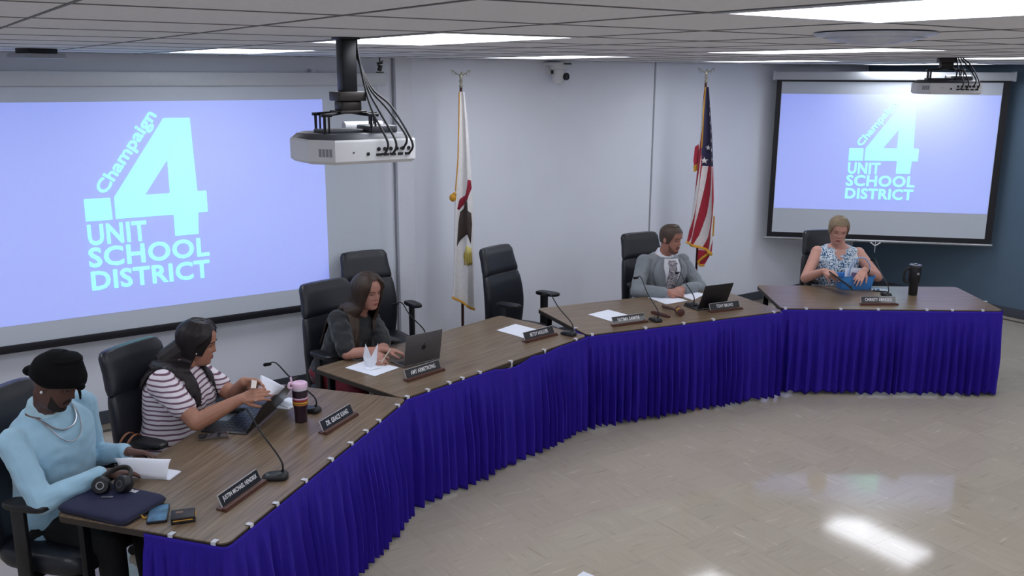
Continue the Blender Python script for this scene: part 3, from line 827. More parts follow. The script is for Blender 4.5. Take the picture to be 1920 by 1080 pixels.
# ================================================================== projectors
M_pj = mat('projector_white', rgb(214, 215, 218), 0.4, var=.02)
M_pjd = mat('projector_charcoal', rgb(58, 60, 66), 0.45)
M_cable = mat('black_cable', rgb(14, 14, 18), 0.5)
def projector(label, ceil_pt, fwd, z_top, h, dxl=0.0, pole_r=.03, side=1):
    """fwd: world direction the lens points to; local +y = fwd"""
    rz = math.atan2(fwd.y, fwd.x) - math.pi / 2
    t = thing('ceiling_projector', label, 'projector', (ceil_pt.x, ceil_pt.y, 0), rz, 'ceiling projectors')
    W, D = .205, .165; x0 = dxl; y0 = .02
    out = [(-W, -D * .42), (-W * .66, -D), (W, -D), (W, D * .75), (W * .8, D), (-W * .8, D), (-W, D * .7)]
    out = [(x + x0, y + y0) for x, y in out]
    def inset(k, z): return [Vector(((x - x0) * k + x0, (y - y0) * k + y0, z)) for x, y in out]
    zb = z_top - h
    mb = MB(); mb.rings([inset(.93, zb), inset(1, zb + .012), inset(1, z_top - .03), inset(.985, z_top - .022)], sm=False); mb.build('body', M_pj, t)
    # inverted base plate: stepped charcoal cover
    mb = MB(); mb.rings([inset(.97, z_top - .022), inset(.88, z_top - .004), inset(.80, z_top)], sm=False)
    mb.box((x0 - .06, y0 - .03, z_top + .006), (.16, .12, .014), bevel=.004); mb.box((x0 + .09, y0 - .06, z_top + .012), (.12, .13, .03), bevel=.008)
    mb.build('base_cover', M_pjd, t)
    mb = MB(); mb.tube([(x0 + .02, y0 + .10, z_top + .012), (x0 + W * .92, y0 + .10, z_top + .012)], .022, 12); mb.build('lamp_hump', M_pj, t)
    mb = MB(); M = basis((x0 - .08, y0 + D, zb + h * .45), (1, 0, 0), (0, 0, 1)); mb.lathe([(.045, -.004), (.045, -.03), (.038, -.03), (.036, -.012)], 20, M=M); mb.build('lens', M_black, t)
    # rear sockets
    for k in range(5):
        mb = MB(); mb.box((x0 + .045 + k * .031, y0 - D - .001, zb + .034), (.022, .006, .010), bevel=.001, seg=1); mb.build('socket', M_black, t)
    for k in range(6):
        mb = MB(); mb.lathe([(.008, -.004), (.008, .003), (.005, .003)], 8, M=basis((x0 + .045 + k * .026, y0 - D, zb + .055), (1, 0, 0), (0, 0, 1))); mb.build('socket', M_black, t)
    mb = MB(); mb.lathe([(.007, -.004), (.007, .003)], 10, M=basis((x0 - .0, y0 - D, zb + .038), (1, 0, 0), (0, 0, 1))); mb.build('socket', M_black, t)
    mb = MB(); mb.lathe([(.003, -.004), (.003, .003)], 8, M=basis((x0 - .06, y0 - D, zb + .045), (1, 0, 0), (0, 0, 1))); mb.build('indicator', M_black, t)
    d = (Vector((-W * .66 + x0, -D + y0, 0)) - Vector((-W + x0, -D * .42 + y0, 0)))
    c = (Vector((-W * .66 + x0, -D + y0, 0)) + Vector((-W + x0, -D * .42 + y0, 0))) / 2
    for k in range(4):
        p_ = c + d * (-.05 + k * .13) + Vector((0, 0, zb + .045)); mb = MB(); mb.box(p_, (.004, .010, .03), rz=math.atan2(d.y, d.x) + math.pi / 2); mb.build('vent_slot', mat('vent_grey', rgb(140, 140, 146), .5), t)
    # mount
    mb = MB(); mb.box((0, 0, (ROOM_H + z_top + .15) / 2), (pole_r * 2, pole_r * 2, ROOM_H - z_top - .15), bevel=.004); mb.build('mount_pole', M_mblack, t)
    mb = MB(); mb.box((0, 0, ROOM_H - .004), (.085, .085, .010), bevel=.003); mb.build('ceiling_plate', M_mblack, t)
    mb = MB(); mb.box((0, 0, z_top + .138), (.115, .10, .036), bevel=.004); mb.box((0, 0, z_top + .100), (.085, .075, .04), bevel=.006); mb.box((0, 0, z_top + .078), (.11, .11, .012), bevel=.003); mb.build('mount_bracket', mat('bronze_metal', rgb(52, 48, 46), .4, metal=.5), t)
    for ax_, ay in ((-.13, -.07), (.05, -.10), (.12, .06), (-.10, .09)):
        mb = MB(); mb.tube([(ax_ * .2, ay * .2, z_top + .076), (ax_, ay, z_top + .068)], .007, 6)
        mb.tube([(ax_, ay, z_top + .074), (ax_, ay, z_top - .004)], .0055, 6); mb.tube([(ax_ + .018, ay, z_top + .072), (ax_ + .018, ay, z_top - .004)], .004, 6)
        mb.box((ax_ + .008, ay, z_top + .068), (.04, .022, .012), bevel=.002)
        mb.build('mount_arm', M_mblack, t)
    for k, (dx, dz) in enumerate(((.06, .036), (.095, .036), (.140, .055), (.165, .034))):
        o0 = .006 * (k - 1.5)
        pts = smooth_line([(pole_r + .008 + o0 * .3, -.012 + o0, ROOM_H - .004), (pole_r + .006, -.02 + o0, z_top + .30), (pole_r + .025 + .012 * k, -.035 + o0, z_top + .17),
                           (x0 + dx * .75, y0 - D * .7 - .01, z_top + .075 + .008 * k), (x0 + dx + .006, y0 - D - .035, zb + dz + .05), (x0 + dx, y0 - D - .028, zb + dz + .006), (x0 + dx, y0 - D, zb + dz)], 6)
        mb = MB(); mb.tube(pts, .0045, 7); mb.build('cable', M_cable, t)
    return t
pc = TP(648, 70, ROOM_H)
projector('white ceiling projector hanging on a black pole in front of the large screen', pc, N1, 2.395, .115, dxl=.012)
pc = TP(1776, 108, ROOM_H)
projector('white ceiling projector hanging before the small corner screen at right', pc, Vector((-n2.x, -n2.y, 0)), 2.60, .10, dxl=.012, pole_r=.022)

# ---- wall camera, access point, clamp, round diffuser
p0 = WP(1036, 116, 0); rz = PHI
t = thing('wall_camera', 'white dome-shaped camera with black lens high on the white wall', 'camera', (p0.x, p0.y, 2.62), rz)
mb = MB(); mb.box((0, -.09, .105), (.20, .19, .03), bevel=.006); mb.box((0, -.02, .06), (.16, .04, .10), bevel=.006); mb.build('bracket', M_white, t)
mb = MB(); mb.box((.035, -.187, .105), (.085, .004, .012)); mb.build('status_window', M_black, t)
mb = MB(); mb.lathe([(.012, -.085), (.045, -.078), (.062, -.05), (.066, -.01), (.068, .05), (.085, .06), (.085, .09)], 24, c=(0, -.10, 0)); mb.build('head', M_white, t)
mb = MB(); mb.lathe([(.034, 0), (.034, .026), (.026, .03), (.022, .022)], 20, M=basis((.035, -.155, -.012), (1, .3, 0), (0, .0, 1))); mb.build('lens', M_black, t)
mb = MB(); mb.box((-.076, -.10, .03), (.012, .03, .035), bevel=.003); mb.build('pivot_cap', M_black, t)

p0 = TP(68, 91, ROOM_H)
t = thing('access_point', 'flat grey box on a black bracket under the ceiling at far left', 'access point', (p0.x, p0.y, ROOM_H), PHI + .5)
mb = MB(); mb.box((0, 0, -.014), (.19, .12, .028), bevel=.004); mb.build('bracket', M_black, t)
mb = MB(); mb.box((0, 0, -.043), (.25, .20, .03), bevel=.012); mb.build('case', mat('pale_grey_plastic', rgb(150, 152, 158), .5), t)

p0 = WP(712, 120, .10)
t = thing('ceiling_clamp', 'small black clamp hanging from the ceiling beside the big screen housing', 'clamp', (p0.x, p0.y, 2.64), PHI)
mb = MB(); mb.tube([(0, 0, .115), (0, 0, .07)], .006, 8); mb.box((0, 0, .07), (.05, .02, .014), bevel=.003); mb.build('hook', M_black, t)
mb = MB(); mb.box((0, 0, .03), (.032, .028, .05), bevel=.006, ry=.3); mb.box((.0, 0, -.005), (.06, .03, .012), bevel=.003); mb.tube([(-.025, 0, .05), (.03, 0, .09)], .005, 6); mb.build('jaw', M_black, t)

p0 = TP(1640, 60, ROOM_H)
t = thing('round_diffuser', 'round pale air diffuser set in the ceiling at right', 'air diffuser', (p0.x, p0.y, ROOM_H), 0)
M_diffm = mat('diffuser_enamel', rgb(206, 214, 226), 0.3, metal=.2)
for k, (r, z) in enumerate(((.185, -.004), (.14, -.016), (.10, -.022), (.06, -.026))):
    mb = MB(); mb.lathe([(r, z), (r, z - .006), (r - .028, z - .014), (r - .03, z - .008)], 40); mb.build('ring', M_diffm, t)
mb = MB(); mb.lathe([(.175, -.001), (.01, -.003)], 32); mb.build('throat', M_grey, t)

# ================================================================== things on the tables
M_paper = mat('white_paper', rgb(236, 240, 250), 0.7, var=.01)
M_plate = mat('black_nameplate', rgb(14, 14, 22), 0.3, coat=.3)
M_pwood = mat('nameplate_walnut', rgb(84, 52, 42), 0.4, stretch=(2, 30, 30))
M_lett = mat('white_lettering', rgb(235, 235, 240), 0.6)
def nameplate(a, b, txt, label, wfac=.78):
    A, B = TP(*a), TP(*b); d = B - A; ang = math.atan2(d.y, d.x); c = (A + B) / 2; ln = .325
    t = thing('name_plate', label, 'name plate', (c.x, c.y, HT), ang, 'desk name plates')
    c0 = .012                              # local -y faces the audience
    mb = MB(); mb.prism([(-ln / 2, c0 - .008), (ln / 2, c0 - .008), (ln / 2 - .01, c0 + .052), (-ln / 2 + .01, c0 + .052)], 0, .008)
    mb.prism([(-ln / 2 + .004, c0 - .004), (ln / 2 - .004, c0 - .004), (ln / 2 - .004, c0 + .018), (-ln / 2 + .004, c0 + .018)], .008, .016); mb.build('base', M_pwood, t)
    lean = math.radians(24); X = Vector((1, 0, 0)); Y = Vector((0, math.sin(lean), math.cos(lean)))
    w, h = .30, .062
    M = basis((-w / 2, c0 + .018, .012), X, Y)
    mb = MB(); mb.box((w / 2, h / 2, -.0025), (w, h, .004), M=M); pl = mb.build('plate', mat('plate_edge', rgb(190, 188, 190), .4), t)
    mb = MB(); mb.box((w / 2, h / 2, .0006), (w - .006, h - .006, .002), M=M); mb.build('plate_face', M_plate, t)
    tw = w * wfac
    text_obj('lettering', txt, M_lett, tw, .027, M @ Matrix.Translation(((w - tw) / 2, h * .30, .0018)), t, bold=.014, depth=.0006, space=1.08)
    return t
nameplate((426, 962), (504, 905), 'JUSTIN MICHAEL HENDRIX', 'black name plate on walnut base in front of the navy sleeve, long name', .86)
nameplate((612, 818), (676, 778), 'DR. GRACE KANG', 'black name plate beside the striped tumbler', .70)
nameplate((765, 718), (837, 695), 'AMY ARMSTRONG', 'black name plate in front of the silver laptop', .70)
nameplate((985, 645), (1050, 628), 'BETSY HOLDER', 'black name plate on the seam-side end of the silver laptop table, empty seat', .60)
nameplate((1152, 614), (1216, 605), 'FATIMA SAMEER', 'black name plate next to the gavel, at an empty place', .68)
nameplate((1332, 588), (1396, 580), 'TONY BRUNO', 'black name plate in front of the black laptop', .56)
nameplate((1616, 573), (1684, 573), 'CHRISTY ARNOLD', 'black name plate on the rightmost table', .76)

M_foam = mat('mic_foam', rgb(16, 16, 18), 0.95, bump=.5, bscale=500)
def mic(base, tip, zt, label, ang, bend=.35):
    b = TP(*base); tp = TP(tip[0], tip[1], zt)
    t = thing('gooseneck_microphone', label, 'microphone', (b.x, b.y, HT), ang, 'gooseneck microphones')
    R = Matrix.Rotation(-ang, 3, 'Z'); v = R @ (tp - Vector((b.x, b.y, HT)))
    mb = MB(); rs = []
    for z, k in ((0, .96), (.004, 1), (.016, .98), (.026, .82), (.028, .6)):
        rs.append([Vector((.038 * k * math.copysign(abs(math.cos(a)) ** .5, math.cos(a)), .062 * k * math.copysign(abs(math.sin(a)) ** .5, math.sin(a)) + .01, z * (1 - .3 * math.sin(a)))) for a in [2 * math.pi * i / 24 for i in range(24)]])
    mb.rings(rs); mb.build('base', M_black, t)
    mb = MB(); mb.box((0, .045, .018), (.022, .018, .008), bevel=.002); mb.build('talk_button', M_grey, t)
    s0 = Vector((0, -.025, .02)); up = Vector((0, 0, 1))
    mid = s0.lerp(v, .5) + up * (.10 * bend) + (s0 - v).normalized() * 0
    hor = Vector((v.x, v.y, 0))
    p1 = s0 + up * .07 + hor * .02
    p3 = v + up * .012 - hor.normalized() * .05
    pts = smooth_line([s0, p1, s0.lerp(v, .5) + up * .035 * (1 + bend), p3, v], 7)
    mb = MB(); mb.tube([s0 - up * .002, s0 + up * .025], [.009, .006], 10); n_ = len(pts); mb.tube(pts, [.0048 - .0012 * i / n_ for i in range(n_)], 8); mb.build('neck', M_black, t)
    d = (v - p3).normalized()
    mb = MB(); mb.capsule(v - d * .012, .009, v + d * .022, .0105, 12); mb.build('mic_head', M_foam, t)
    return t
AA = {n: TABLES[n][1] for n in 'ABCD'}
mic((520, 897), (453, 768), 1.01, 'black gooseneck microphone beside the nearest name plate', AA['A'] + .35)
mic((585, 772), (503, 683), 1.0, 'black gooseneck microphone behind the striped tumbler', AA['A'])
mic((792, 640), (742, 570), 1.0, 'black gooseneck microphone behind the silver laptop', AA['B'])
mic((1068, 628), (1022, 553), 1.01, 'black gooseneck microphone at the joint of two tables before the sideways chair', AA['B'])
mic((1230, 602), (1193, 521), 1.05, 'black gooseneck microphone between a name plate and the gavel', AA['C'])
mic((1297, 574), (1270, 512), .97, 'black gooseneck microphone in front of the grey suit, beside the black laptop', AA['C'])
mic((1662, 555), (1636, 487), 1.0, 'black gooseneck microphone on the rightmost table behind the name plate', AA['D'])

def sheet_quad(px, label, name='paper_sheet', n_sheets=3, group=None, z=HT):
    """flat papers whose corners lie at the given picture positions on the table"""
    P = [TP(u, v, z) for u, v in px]; c = sum(P, Vector()) / 4
    t = thing(name, label, 'paper', (c.x, c.y, z), 0, group)
    rnd = random.Random(len(label))
    for k in range(n_sheets):
        a = rnd.uniform(-.03, .03); R = Matrix.Rotation(a, 3, 'Z')
        q = [R @ (p - c) + Vector((rnd.uniform(-.004, .004), rnd.uniform(-.004, .004), 0)) for p in P]
        z0 = .0006 + k * .0009
        mb = MB(); mb.add([p + Vector((0, 0, z0)) for p in q] + [p + Vector((0, 0, z0 + .0007)) for p in q], [[3, 2, 1, 0], [4, 5, 6, 7], [0, 1, 5, 4], [1, 2, 6, 5], [2, 3, 7, 6], [3, 0, 4, 7]])
        mb.build('sheet', M_paper, t)
    return t
sheet_quad([(932, 620), (966, 608), (1015, 620), (982, 634)], 'white papers behind the second name plate of the silver laptop table')
sheet_quad([(1103, 590), (1140, 581), (1182, 592), (1146, 603)], 'white papers lying behind the name plate left of the gavel')
sheet_quad([(1214, 558), (1250, 552), (1289, 564), (1250, 571)], 'white papers in front of the grey suit, left of its hands')
sheet_quad([(1272, 554), (1298, 546), (1322, 552), (1300, 563)], 'white papers between the grey suit and the black laptop')

def slab(name, label, cat, px, h, m, bev=.006, z=HT, parts=(), group=None):
    """thin box lying on the table: px = 3 corners (near-left, near-right, far-right)"""
    A, B, C_ = [TP(u, v, z + h) for u, v in px]; ex = B - A; ey = C_ - B; ang = math.atan2(ex.y, ex.x)
    c = (A + C_) / 2; t = thing(name, label, cat, (c.x, c.y, z), ang, group)
    lx, ly = ex.length, ey.length
    mb = MB(); mb.box((0, 0, h / 2), (lx, ly, h), bevel=bev); mb.build('case', m, t)
    return t, lx, ly, ang
def phone(c_px, ang, label, case, screen, w=.076, l=.155):
    c = TP(*c_px); t = thing('smartphone', label, 'phone', (c.x, c.y, HT), ang, 'smartphones on the tables')
    mb = MB(); mb.prism(round_rect(-w / 2, w / 2, -l / 2, l / 2, .012, 4), .0005, .0115); mb.build('case', case, t)
    mb = MB(); mb.prism(round_rect(-w / 2 + .005, w / 2 - .005, -l / 2 + .006, l / 2 - .006, .008, 4), .0115, .0123); mb.build('screen', screen, t)
    return t
M_glass = mat('dark_glass', rgb(30, 32, 38), 0.12, var=.02, coat=.5)
M_glass2 = mat('lit_wallpaper', rgb(70, 105, 135), 0.25, var=.5, scale=18)
phone((297, 966), AA['A'] - 1.0, 'black smartphone with blue lit wallpaper beside the navy sleeve', M_black, M_glass2, .085, .165)
phone((400, 820), AA['A'] + .62, 'dark smartphone lying beside the black tablet keyboard', mat('bronze_case', rgb(84, 76, 66), .4), M_glass)
phone((667, 672), AA['B'] + .05, 'smartphone lying at the table edge before the woman in black', mat('grey_case', rgb(120, 118, 120), .4), M_glass, .085, .13)

# wallet
c = TP(344, 974); t = thing('wallet', 'thick black folded wallet near the rounded table corner', 'wallet', (c.x, c.y, HT), AA['A'] - .95)
M_wal = mat('worn_black_leather', rgb(30, 26, 28), .45, bump=.3, bscale=300)
mb = MB(); mb.box((0, 0, .0085), (.10, .085, .016), bevel=.005); mb.build('lower_flap', M_wal, t)
mb = MB(); mb.box((0, .002, .0235), (.10, .088, .013), bevel=.005); up_ = mb.build('upper_flap', M_wal, t)
mb = MB(); mb.box((-.015, .012, .0305), (.03, .02, .0015)); mb.build('logo_patch', mat('faded_emblem', rgb(120, 96, 84), .6), up_)
mb = MB(); mb.tube([(.05, -.02, .017), (.05, .03, .017)], .003, 6); mb.tube([(-.04, -.043, .017), (.04, -.043, .017)], .002, 6); mb.build('zipper', M_gold, t)
mb = MB(); mb.box((.052, -.02, .012), (.006, .012, .010), bevel=.002); mb.build('snap', M_silver, t)

# navy laptop sleeve with headphones on it
M_sleeve = mat('navy_neoprene', rgb(24, 27, 62), 0.75, var=.08, bump=.15, bscale=500)
A_, B_, C_, D_ = [TP(u, v, HT + .03) for u, v in ((108, 955), (245, 975), (302, 932), (188, 898))]
c = (A_ + B_ + C_ + D_) / 4; ex = ((B_ - A_) + (C_ - D_)).normalized(); ang = math.atan2(ex.y, ex.x)
lx = ((B_ - A_).length + (C_ - D_).length) / 2; ly = ((D_ - A_).length + (C_ - B_).length) / 2
t = thing('laptop_sleeve', 'padded navy laptop sleeve lying at the corner of the nearest table', 'laptop sleeve', (c.x, c.y, HT), ang)
mb = MB(); rs = []
for z, k in ((.0, .955), (.006, .99), (.017, 1.0), (.028, .985), (.036, .93), (.041, .80), (.043, .5)):
    rs.append([Vector((x * k, y * k, z)) for x, y in round_rect(-lx / 2, lx / 2, -ly / 2, ly / 2, .035, 6)])
mb.rings(rs); mb.build('body', M_sleeve, t)
mb = MB(); q = round_rect(-lx / 2 - .001, lx / 2 + .001, -ly / 2 - .001, ly / 2 + .001, .035, 6); pts = [Vector((x, y, .017)) for x, y in q]; mb.tube(pts + [pts[0]], .0035, 6); mb.build('zipper', mat('navy_zip', rgb(14, 14, 30), .5), t)
mb = MB(); mb.tube([(lx / 2, -ly / 2 + .10, .015), (lx / 2 + .02, -ly / 2 + .095, .004), (lx / 2 + .028, -ly / 2 + .12, .003)], .004, 6); mb.build('zip_pull', M_gold, t)
mb = MB(); mb.box((-lx * .10, ly * .40, .0385), (.06, .02, .002), ry=0, rz=.1); mb.build('patch', mat('pink_patch', rgb(190, 110, 110), .7), t)
text_obj('lettering', 'BE', M_lett, .045, .022, Matrix.Translation((lx * .03, ly * .30, .0425)), t, bold=.03, depth=.001)
def headphones():
    p = TP(212, 918, HT + .045)
    t = thing('headphones', 'black over-ear headphones resting on the navy sleeve', 'headphones', (p.x, p.y, HT + .043), ang + .2)
    for k, (x, y, rx) in enumerate(((-.035, -.03, .35), (.055, .0, -.2))):
        M = Matrix.Translation((x, y, .034)) @ Matrix.Rotation(math.radians(68), 4, 'X') @ Matrix.Rotation(rx, 4, 'Y')
        mb = MB(); mb.lathe([(.012, .026), (.034, .024), (.041, .012), (.041, -.004), (.034, -.010)], 24, M=M); cup = mb.build('ear_cup', M_black, t)
        mb = MB(); mb.lathe([(.036, -.008), (.040, -.014), (.036, -.024), (.022, -.024), (.018, -.014)], 24, M=M); mb.build('ear_pad', mat('soft_pad', rgb(30, 28, 28), .8), cup)
        mb = MB(); mb.lathe([(.018, .0255), (.018, .028), (.013, .028), (.013, .0255)], 20, M=M); mb.build('cup_emblem', M_silver if k == 0 else M_grey, cup)
    mb = MB(); pts = []
    for k in range(17):
        a = math.pi * (k / 16); pts.append(Vector((.01 - .062 * math.cos(a) , -.015 + .02 + .085 * math.sin(a), .05 + .022 * math.sin(a))))
    mb.tube(pts, .009, 8, flat=1.5); mb.build('headband', mat('band_brown', rgb(44, 40, 38), .6), t)
    mb = MB(); mb.box((.02, -.075, .004), (.05, .012, .004), bevel=.001, rz=.2); mb.build('cord_tag', M_silver, t)
headphones()

# white handout (open booklet) under the man's hands -----------------------
P = [TP(u, v, HT + .002) for u, v in ((205, 893), (318, 900), (340, 884), (232, 866))]
c = sum(P, Vector()) / 4
t = thing('open_booklet', 'open white booklet with one page lifted in front of the blue sweater', 'booklet', (c.x, c.y, HT), 0)
for k in range(4):
    z0 = .001 + k * .0012; q = [(p - c) * (1 - .01 * k) for p in P]
    for p in q: p.z = 0
    mb = MB(); mb.add([p + Vector((0, 0, z0)) for p in q] + [p + Vector((0, 0, z0 + .001)) for p in q], [[3, 2, 1, 0], [4, 5, 6, 7], [0, 1, 5, 4], [1, 2, 6, 5], [2, 3, 7, 6], [3, 0, 4, 7]]); mb.build('page', M_paper, t)
# lifted page: curved surface from the front edge up and back
Q0, Q1 = TP(230, 894, HT + .008), TP(312, 898, HT + .008)
Q3, Q2 = TP(214, 862, HT + .085), TP(321, 862, HT + .085)
mb = MB(); nu, nv = 12, 8; v = []
for j in range(nv + 1):
    for i in range(nu + 1):
        a, b = i / nu, j / nv
        p = (Q0.lerp(Q1, a)).lerp(Q3.lerp(Q2, a), b) - Vector((c.x, c.y, HT)); p.z += .022 * math.sin(math.pi * b * .9) + .004 * math.sin(a * 5); v.append(p)
W = nu + 1
mb.add(v, [[j * W + i, j * W + i + 1, (j + 1) * W + i + 1, (j + 1) * W + i] for j in range(nv) for i in range(nu)], 0, True)
o = mb.build('page', M_paper, t); sd = o.modifiers.new('t', 'SOLIDIFY'); sd.thickness = .001

# tablet with keyboard (black) ---------------------------------------------
M_kb = mat('keyboard_slate', rgb(52, 58, 72), .5); M_key = mat('key_black', rgb(24, 26, 32), .5)
def laptop(label, hinge_l, hinge_r, front_l, screen_deg, lid_h, shell, deck, keym, name='laptop', logo_m=None, lid_in=M_glass, thick=.008, hinge_z=0.0):
    A, B, C0 = TP(*hinge_l, HT + .012), TP(*hinge_r, HT + .012), TP(*front_l, HT + .012)
    ex = (B - A); ex.z = 0; w = ex.length; exn = ex.normalized(); c = (A + B) / 2
    ang = math.atan2(exn.y, exn.x); eyn = Vector((-exn.y, exn.x, 0)); d = (C0 - A).dot(eyn); sg = 1 if d > 0 else -1; d = abs(d)
    if sg < 0: ang += math.pi
    # local: hinge along x at y=0, keyboard towards +y, lid leans to -y ; the user sits at +y
    t = thing(name, label, 'laptop', (c.x, c.y, HT), ang)
    mb = MB(); mb.box((0, d / 2, .001 + thick / 2), (w, d, thick), bevel=.003); dk = mb.build('deck', shell, t)
    mb = MB(); mb.box((0, d * .40, thick + .0013), (w * .90, d * .52, .0012)); kb = mb.build('keyboard', deck, dk)
    km = MB()
    for r in range(5):
        for q in range(12): km.box((-w * .41 + w * .82 * q / 11, d * .19 + d * .42 * r / 4, thick + .0026), (w * .058, d * .075, .0018))
    km.build('keys', keym, dk)
    mb = MB(); mb.box((0, d * .83, thick + .0012), (w * .36, d * .24, .0008)); mb.build('trackpad', mat('trackpad_grey', rgb(110, 112, 118), .35), dk)
    th = math.radians(screen_deg); Y = Vector((0, math.cos(th), math.sin(th)))          # from hinge upwards
    M = basis((-w / 2, 0, thick + .004), (1, 0, 0), Y)
    mb = MB(); mb.box((w / 2, lid_h / 2, 0), (w, lid_h, .007), bevel=.0025, M=M); lid = mb.build('lid', shell, t)
    n = Vector((1, 0, 0)).cross(Y); s_ = 1 if n.y > 0 else -1
    mb = MB(); mb.box((w / 2, lid_h / 2, s_ * .0042), (w * .95, lid_h * .92, .001), M=M); mb.build('display', lid_in, lid)
    if logo_m:
        mb = MB(); mb.lathe([(.018, -.0008), (.018, .0008)], 20, M=M @ Matrix.Translation((w / 2, lid_h * .52, -s_ * .0042)))
        mb.ball(M @ Vector((w / 2 + .004, lid_h * .52 + .024, -s_ * .0042)), (.004, .004, .007)); mb.build('lid_emblem', logo_m, lid)
    return t
M_alu = mat('space_grey_aluminium', rgb(104, 102, 104), .4, metal=.55, var=.03)
laptop('dark grey laptop with round emblem, open before the woman in black', (757, 687), (824, 671), (722, 679), 100, .215, M_alu, mat('dark_deck', rgb(40, 40, 44), .5), M_key, logo_m=M_black)
laptop('black laptop open beside the grey suit', (1308, 580), (1360, 573), (1285, 570), 112, .23, M_black, M_kb, M_key)
t = laptop('black tablet on a folding keyboard in front of the striped tee', (462, 812), (530, 752), (388, 797), 122, .20, M_black, M_kb, M_key, name='tablet_keyboard', thick=.006)

# tumbler with coloured bands and pink lid -----------------------------------
c = TP(565, 790)
t = thing('tumbler', 'dark plum tumbler with red and yellow bands and pink lid', 'tumbler', (c.x, c.y, HT), AA['A'])
M_plum = mat('plum_enamel', rgb(44, 26, 40), .35, var=.05); M_pink = mat('pink_plastic', rgb(226, 190, 214), .4, var=.03)
mb = MB(); mb.lathe([(.030, 0), (.034, .004), (.036, .08), (.041, .10), (.042, .185), (.041, .192)], 32); mb.build('body', M_plum, t)
for z, m in ((.142, M_pink), (.131, M_red), (.119, mat('band_yellow', rgb(214, 170, 60), .5)), (.108, mat('band_orange', rgb(190, 120, 60), .5))):
    mb = MB(); mb.lathe([(.0405, z - .004), (.0425, z - .004), (.0428, z + .004), (.0405, z + .004)], 32); mb.build('band', m, t)
mb = MB(); mb.lathe([(.0415, .188), (.0425, .205)], 32); mb.build('clear_collar', mat('clear_collar', rgb(210, 200, 214), .15), t)
mb = MB(); mb.lathe([(.043, .203), (.043, .222), (.038, .228), (.02, .229), (.018, .224)], 32); lid = mb.build('lid', M_pink, t)
mb = MB(); mb.tube(smooth_line([(-.035, .02, .222), (-.055, .028, .238), (-.062, .03, .215), (-.045, .024, .205)]), .007, 8); mb.tube([(-.03, .03, .226), (-.028, .036, .262)], .006, 8); mb.build('carry_loop', M_pink, lid)

# paper plate with napkin behind tablet
c = TP(540, 758)
t = thing('folded_napkin', 'white folded napkin lying behind the black tablet', 'napkin', (c.x, c.y, HT), AA['A'])
mb = MB()
mb.prism([(-.08, -.05), (.02, -.075), (.085, -.03), (.09, .05), (-.02, .07), (-.085, .03)], .001, .006); mb.build('lower_fold', M_paper, t)
mb = MB(); mb.prism([(-.07, -.04), (.03, -.06), (.07, .03), (-.03, .055)], .006, .012, M=Matrix.Rotation(.05, 4, 'X')); mb.build('upper_fold', M_paper, t)

# paper with upright folded paper in front of the woman in black
sheet_quad([(648, 690), (690, 676), (748, 690), (703, 706)], 'flat white papers at the left end of the silver laptop table', n_sheets=4)
c = TP(690, 690)
t = thing('folded_paper', 'white paper folded into two upright points on the flat papers', 'paper', (c.x, c.y, HT + .005), AA['B'])
def leaf(pts, th=.0015):
    mb = MB(); n = len(pts); P = [Vector(p) for p in pts]; nn_ = (P[1] - P[0]).cross(P[2] - P[0]).normalized() * th
    mb.add(P + [p + nn_ for p in P], [list(range(n)), list(range(n, 2 * n))[::-1]] + [[i, (i + 1) % n, n + (i + 1) % n, n + i] for i in range(n)]); return mb
cr_ = Vector((math.sin(AA['B']), math.cos(AA['B']), 0))  # camera-right in local axes (world +x)
R_ = Matrix.Rotation(-AA['B'], 3, 'Z'); rt = R_ @ Vector((1, 0, 0)); fw = R_ @ Vector((0, -1, 0))
leaf([rt * -.018 + Vector((0, 0, 0)), rt * .024 + fw * .03, rt * .026 + fw * .01 + Vector((0, 0, .075)), rt * -.012 - fw * .01 + Vector((0, 0, .158)), rt * -.03 - fw * .01 + Vector((0, 0, .07))]).build('left_leaf', M_paper, t)
leaf([rt * .024 + fw * .03, rt * .055 - fw * .01 + Vector((0, 0, .03)), rt * .062 - fw * .05 + Vector((0, 0, .15)), rt * .026 + fw * .01 + Vector((0, 0, .075))]).build('right_leaf', M_paper, t)
leaf([rt * -.03 + fw * .02, rt * .02 + fw * .065, rt * .09 + fw * .02 + Vector((0, 0, .004)), rt * .02 - fw * .01 + Vector((0, 0, .012))]).build('base_leaf', M_paper, t)

# gavel and sound block
A_, B_ = TP(1243, 575, HT + .03), TP(1282, 588, HT + .03)
c = TP(1266, 588); gd = (B_ - A_); ga = math.atan2(gd.y, gd.x)
M_gav = mat('gavel_wood', rgb(76, 40, 34), .35, coat=.3)
t = thing('gavel', 'dark wooden gavel lying with its handle pointing up left', 'gavel', (c.x, c.y, HT), ga)
hd = .5
mb = MB(); X = Vector((math.cos(1.05), math.sin(1.05), 0))
M = basis((.045, 0, .034), (0, 0, 1), X)
M = Matrix.Translation((.05, .0, .033)) @ Matrix.Rotation(1.15, 4, 'Z') @ Matrix.Rotation(math.pi / 2, 4, 'X')
mb.lathe([(.020, -.052), (.030, -.048), (.031, -.030), (.025, -.024), (.024, .024), (.031, .030), (.030, .048), (.020, .052)], 20, M=M); mb.build('head', M_gav, t)
mb = MB(); mb.tube(smooth_line([(.04, 0, .033), (-.03, .01, .030), (-.12, .02, .024), (-.19, .03, .018)]), [.011 + .004 * (i / 18) for i in range(19)], 10); mb.build('handle', M_gav, t)
mb = MB(); mb.lathe([(.0252, -.010), (.0256, -.010), (.0256, .010), (.0252, .010)], 20, M=M); mb.build('band', M_gold, t)
c2_ = TP(1256, 592); t = thing('sound_block', 'low dark wooden rest beside the gavel', 'gavel block', (c2_.x, c2_.y, HT), ga + .15)
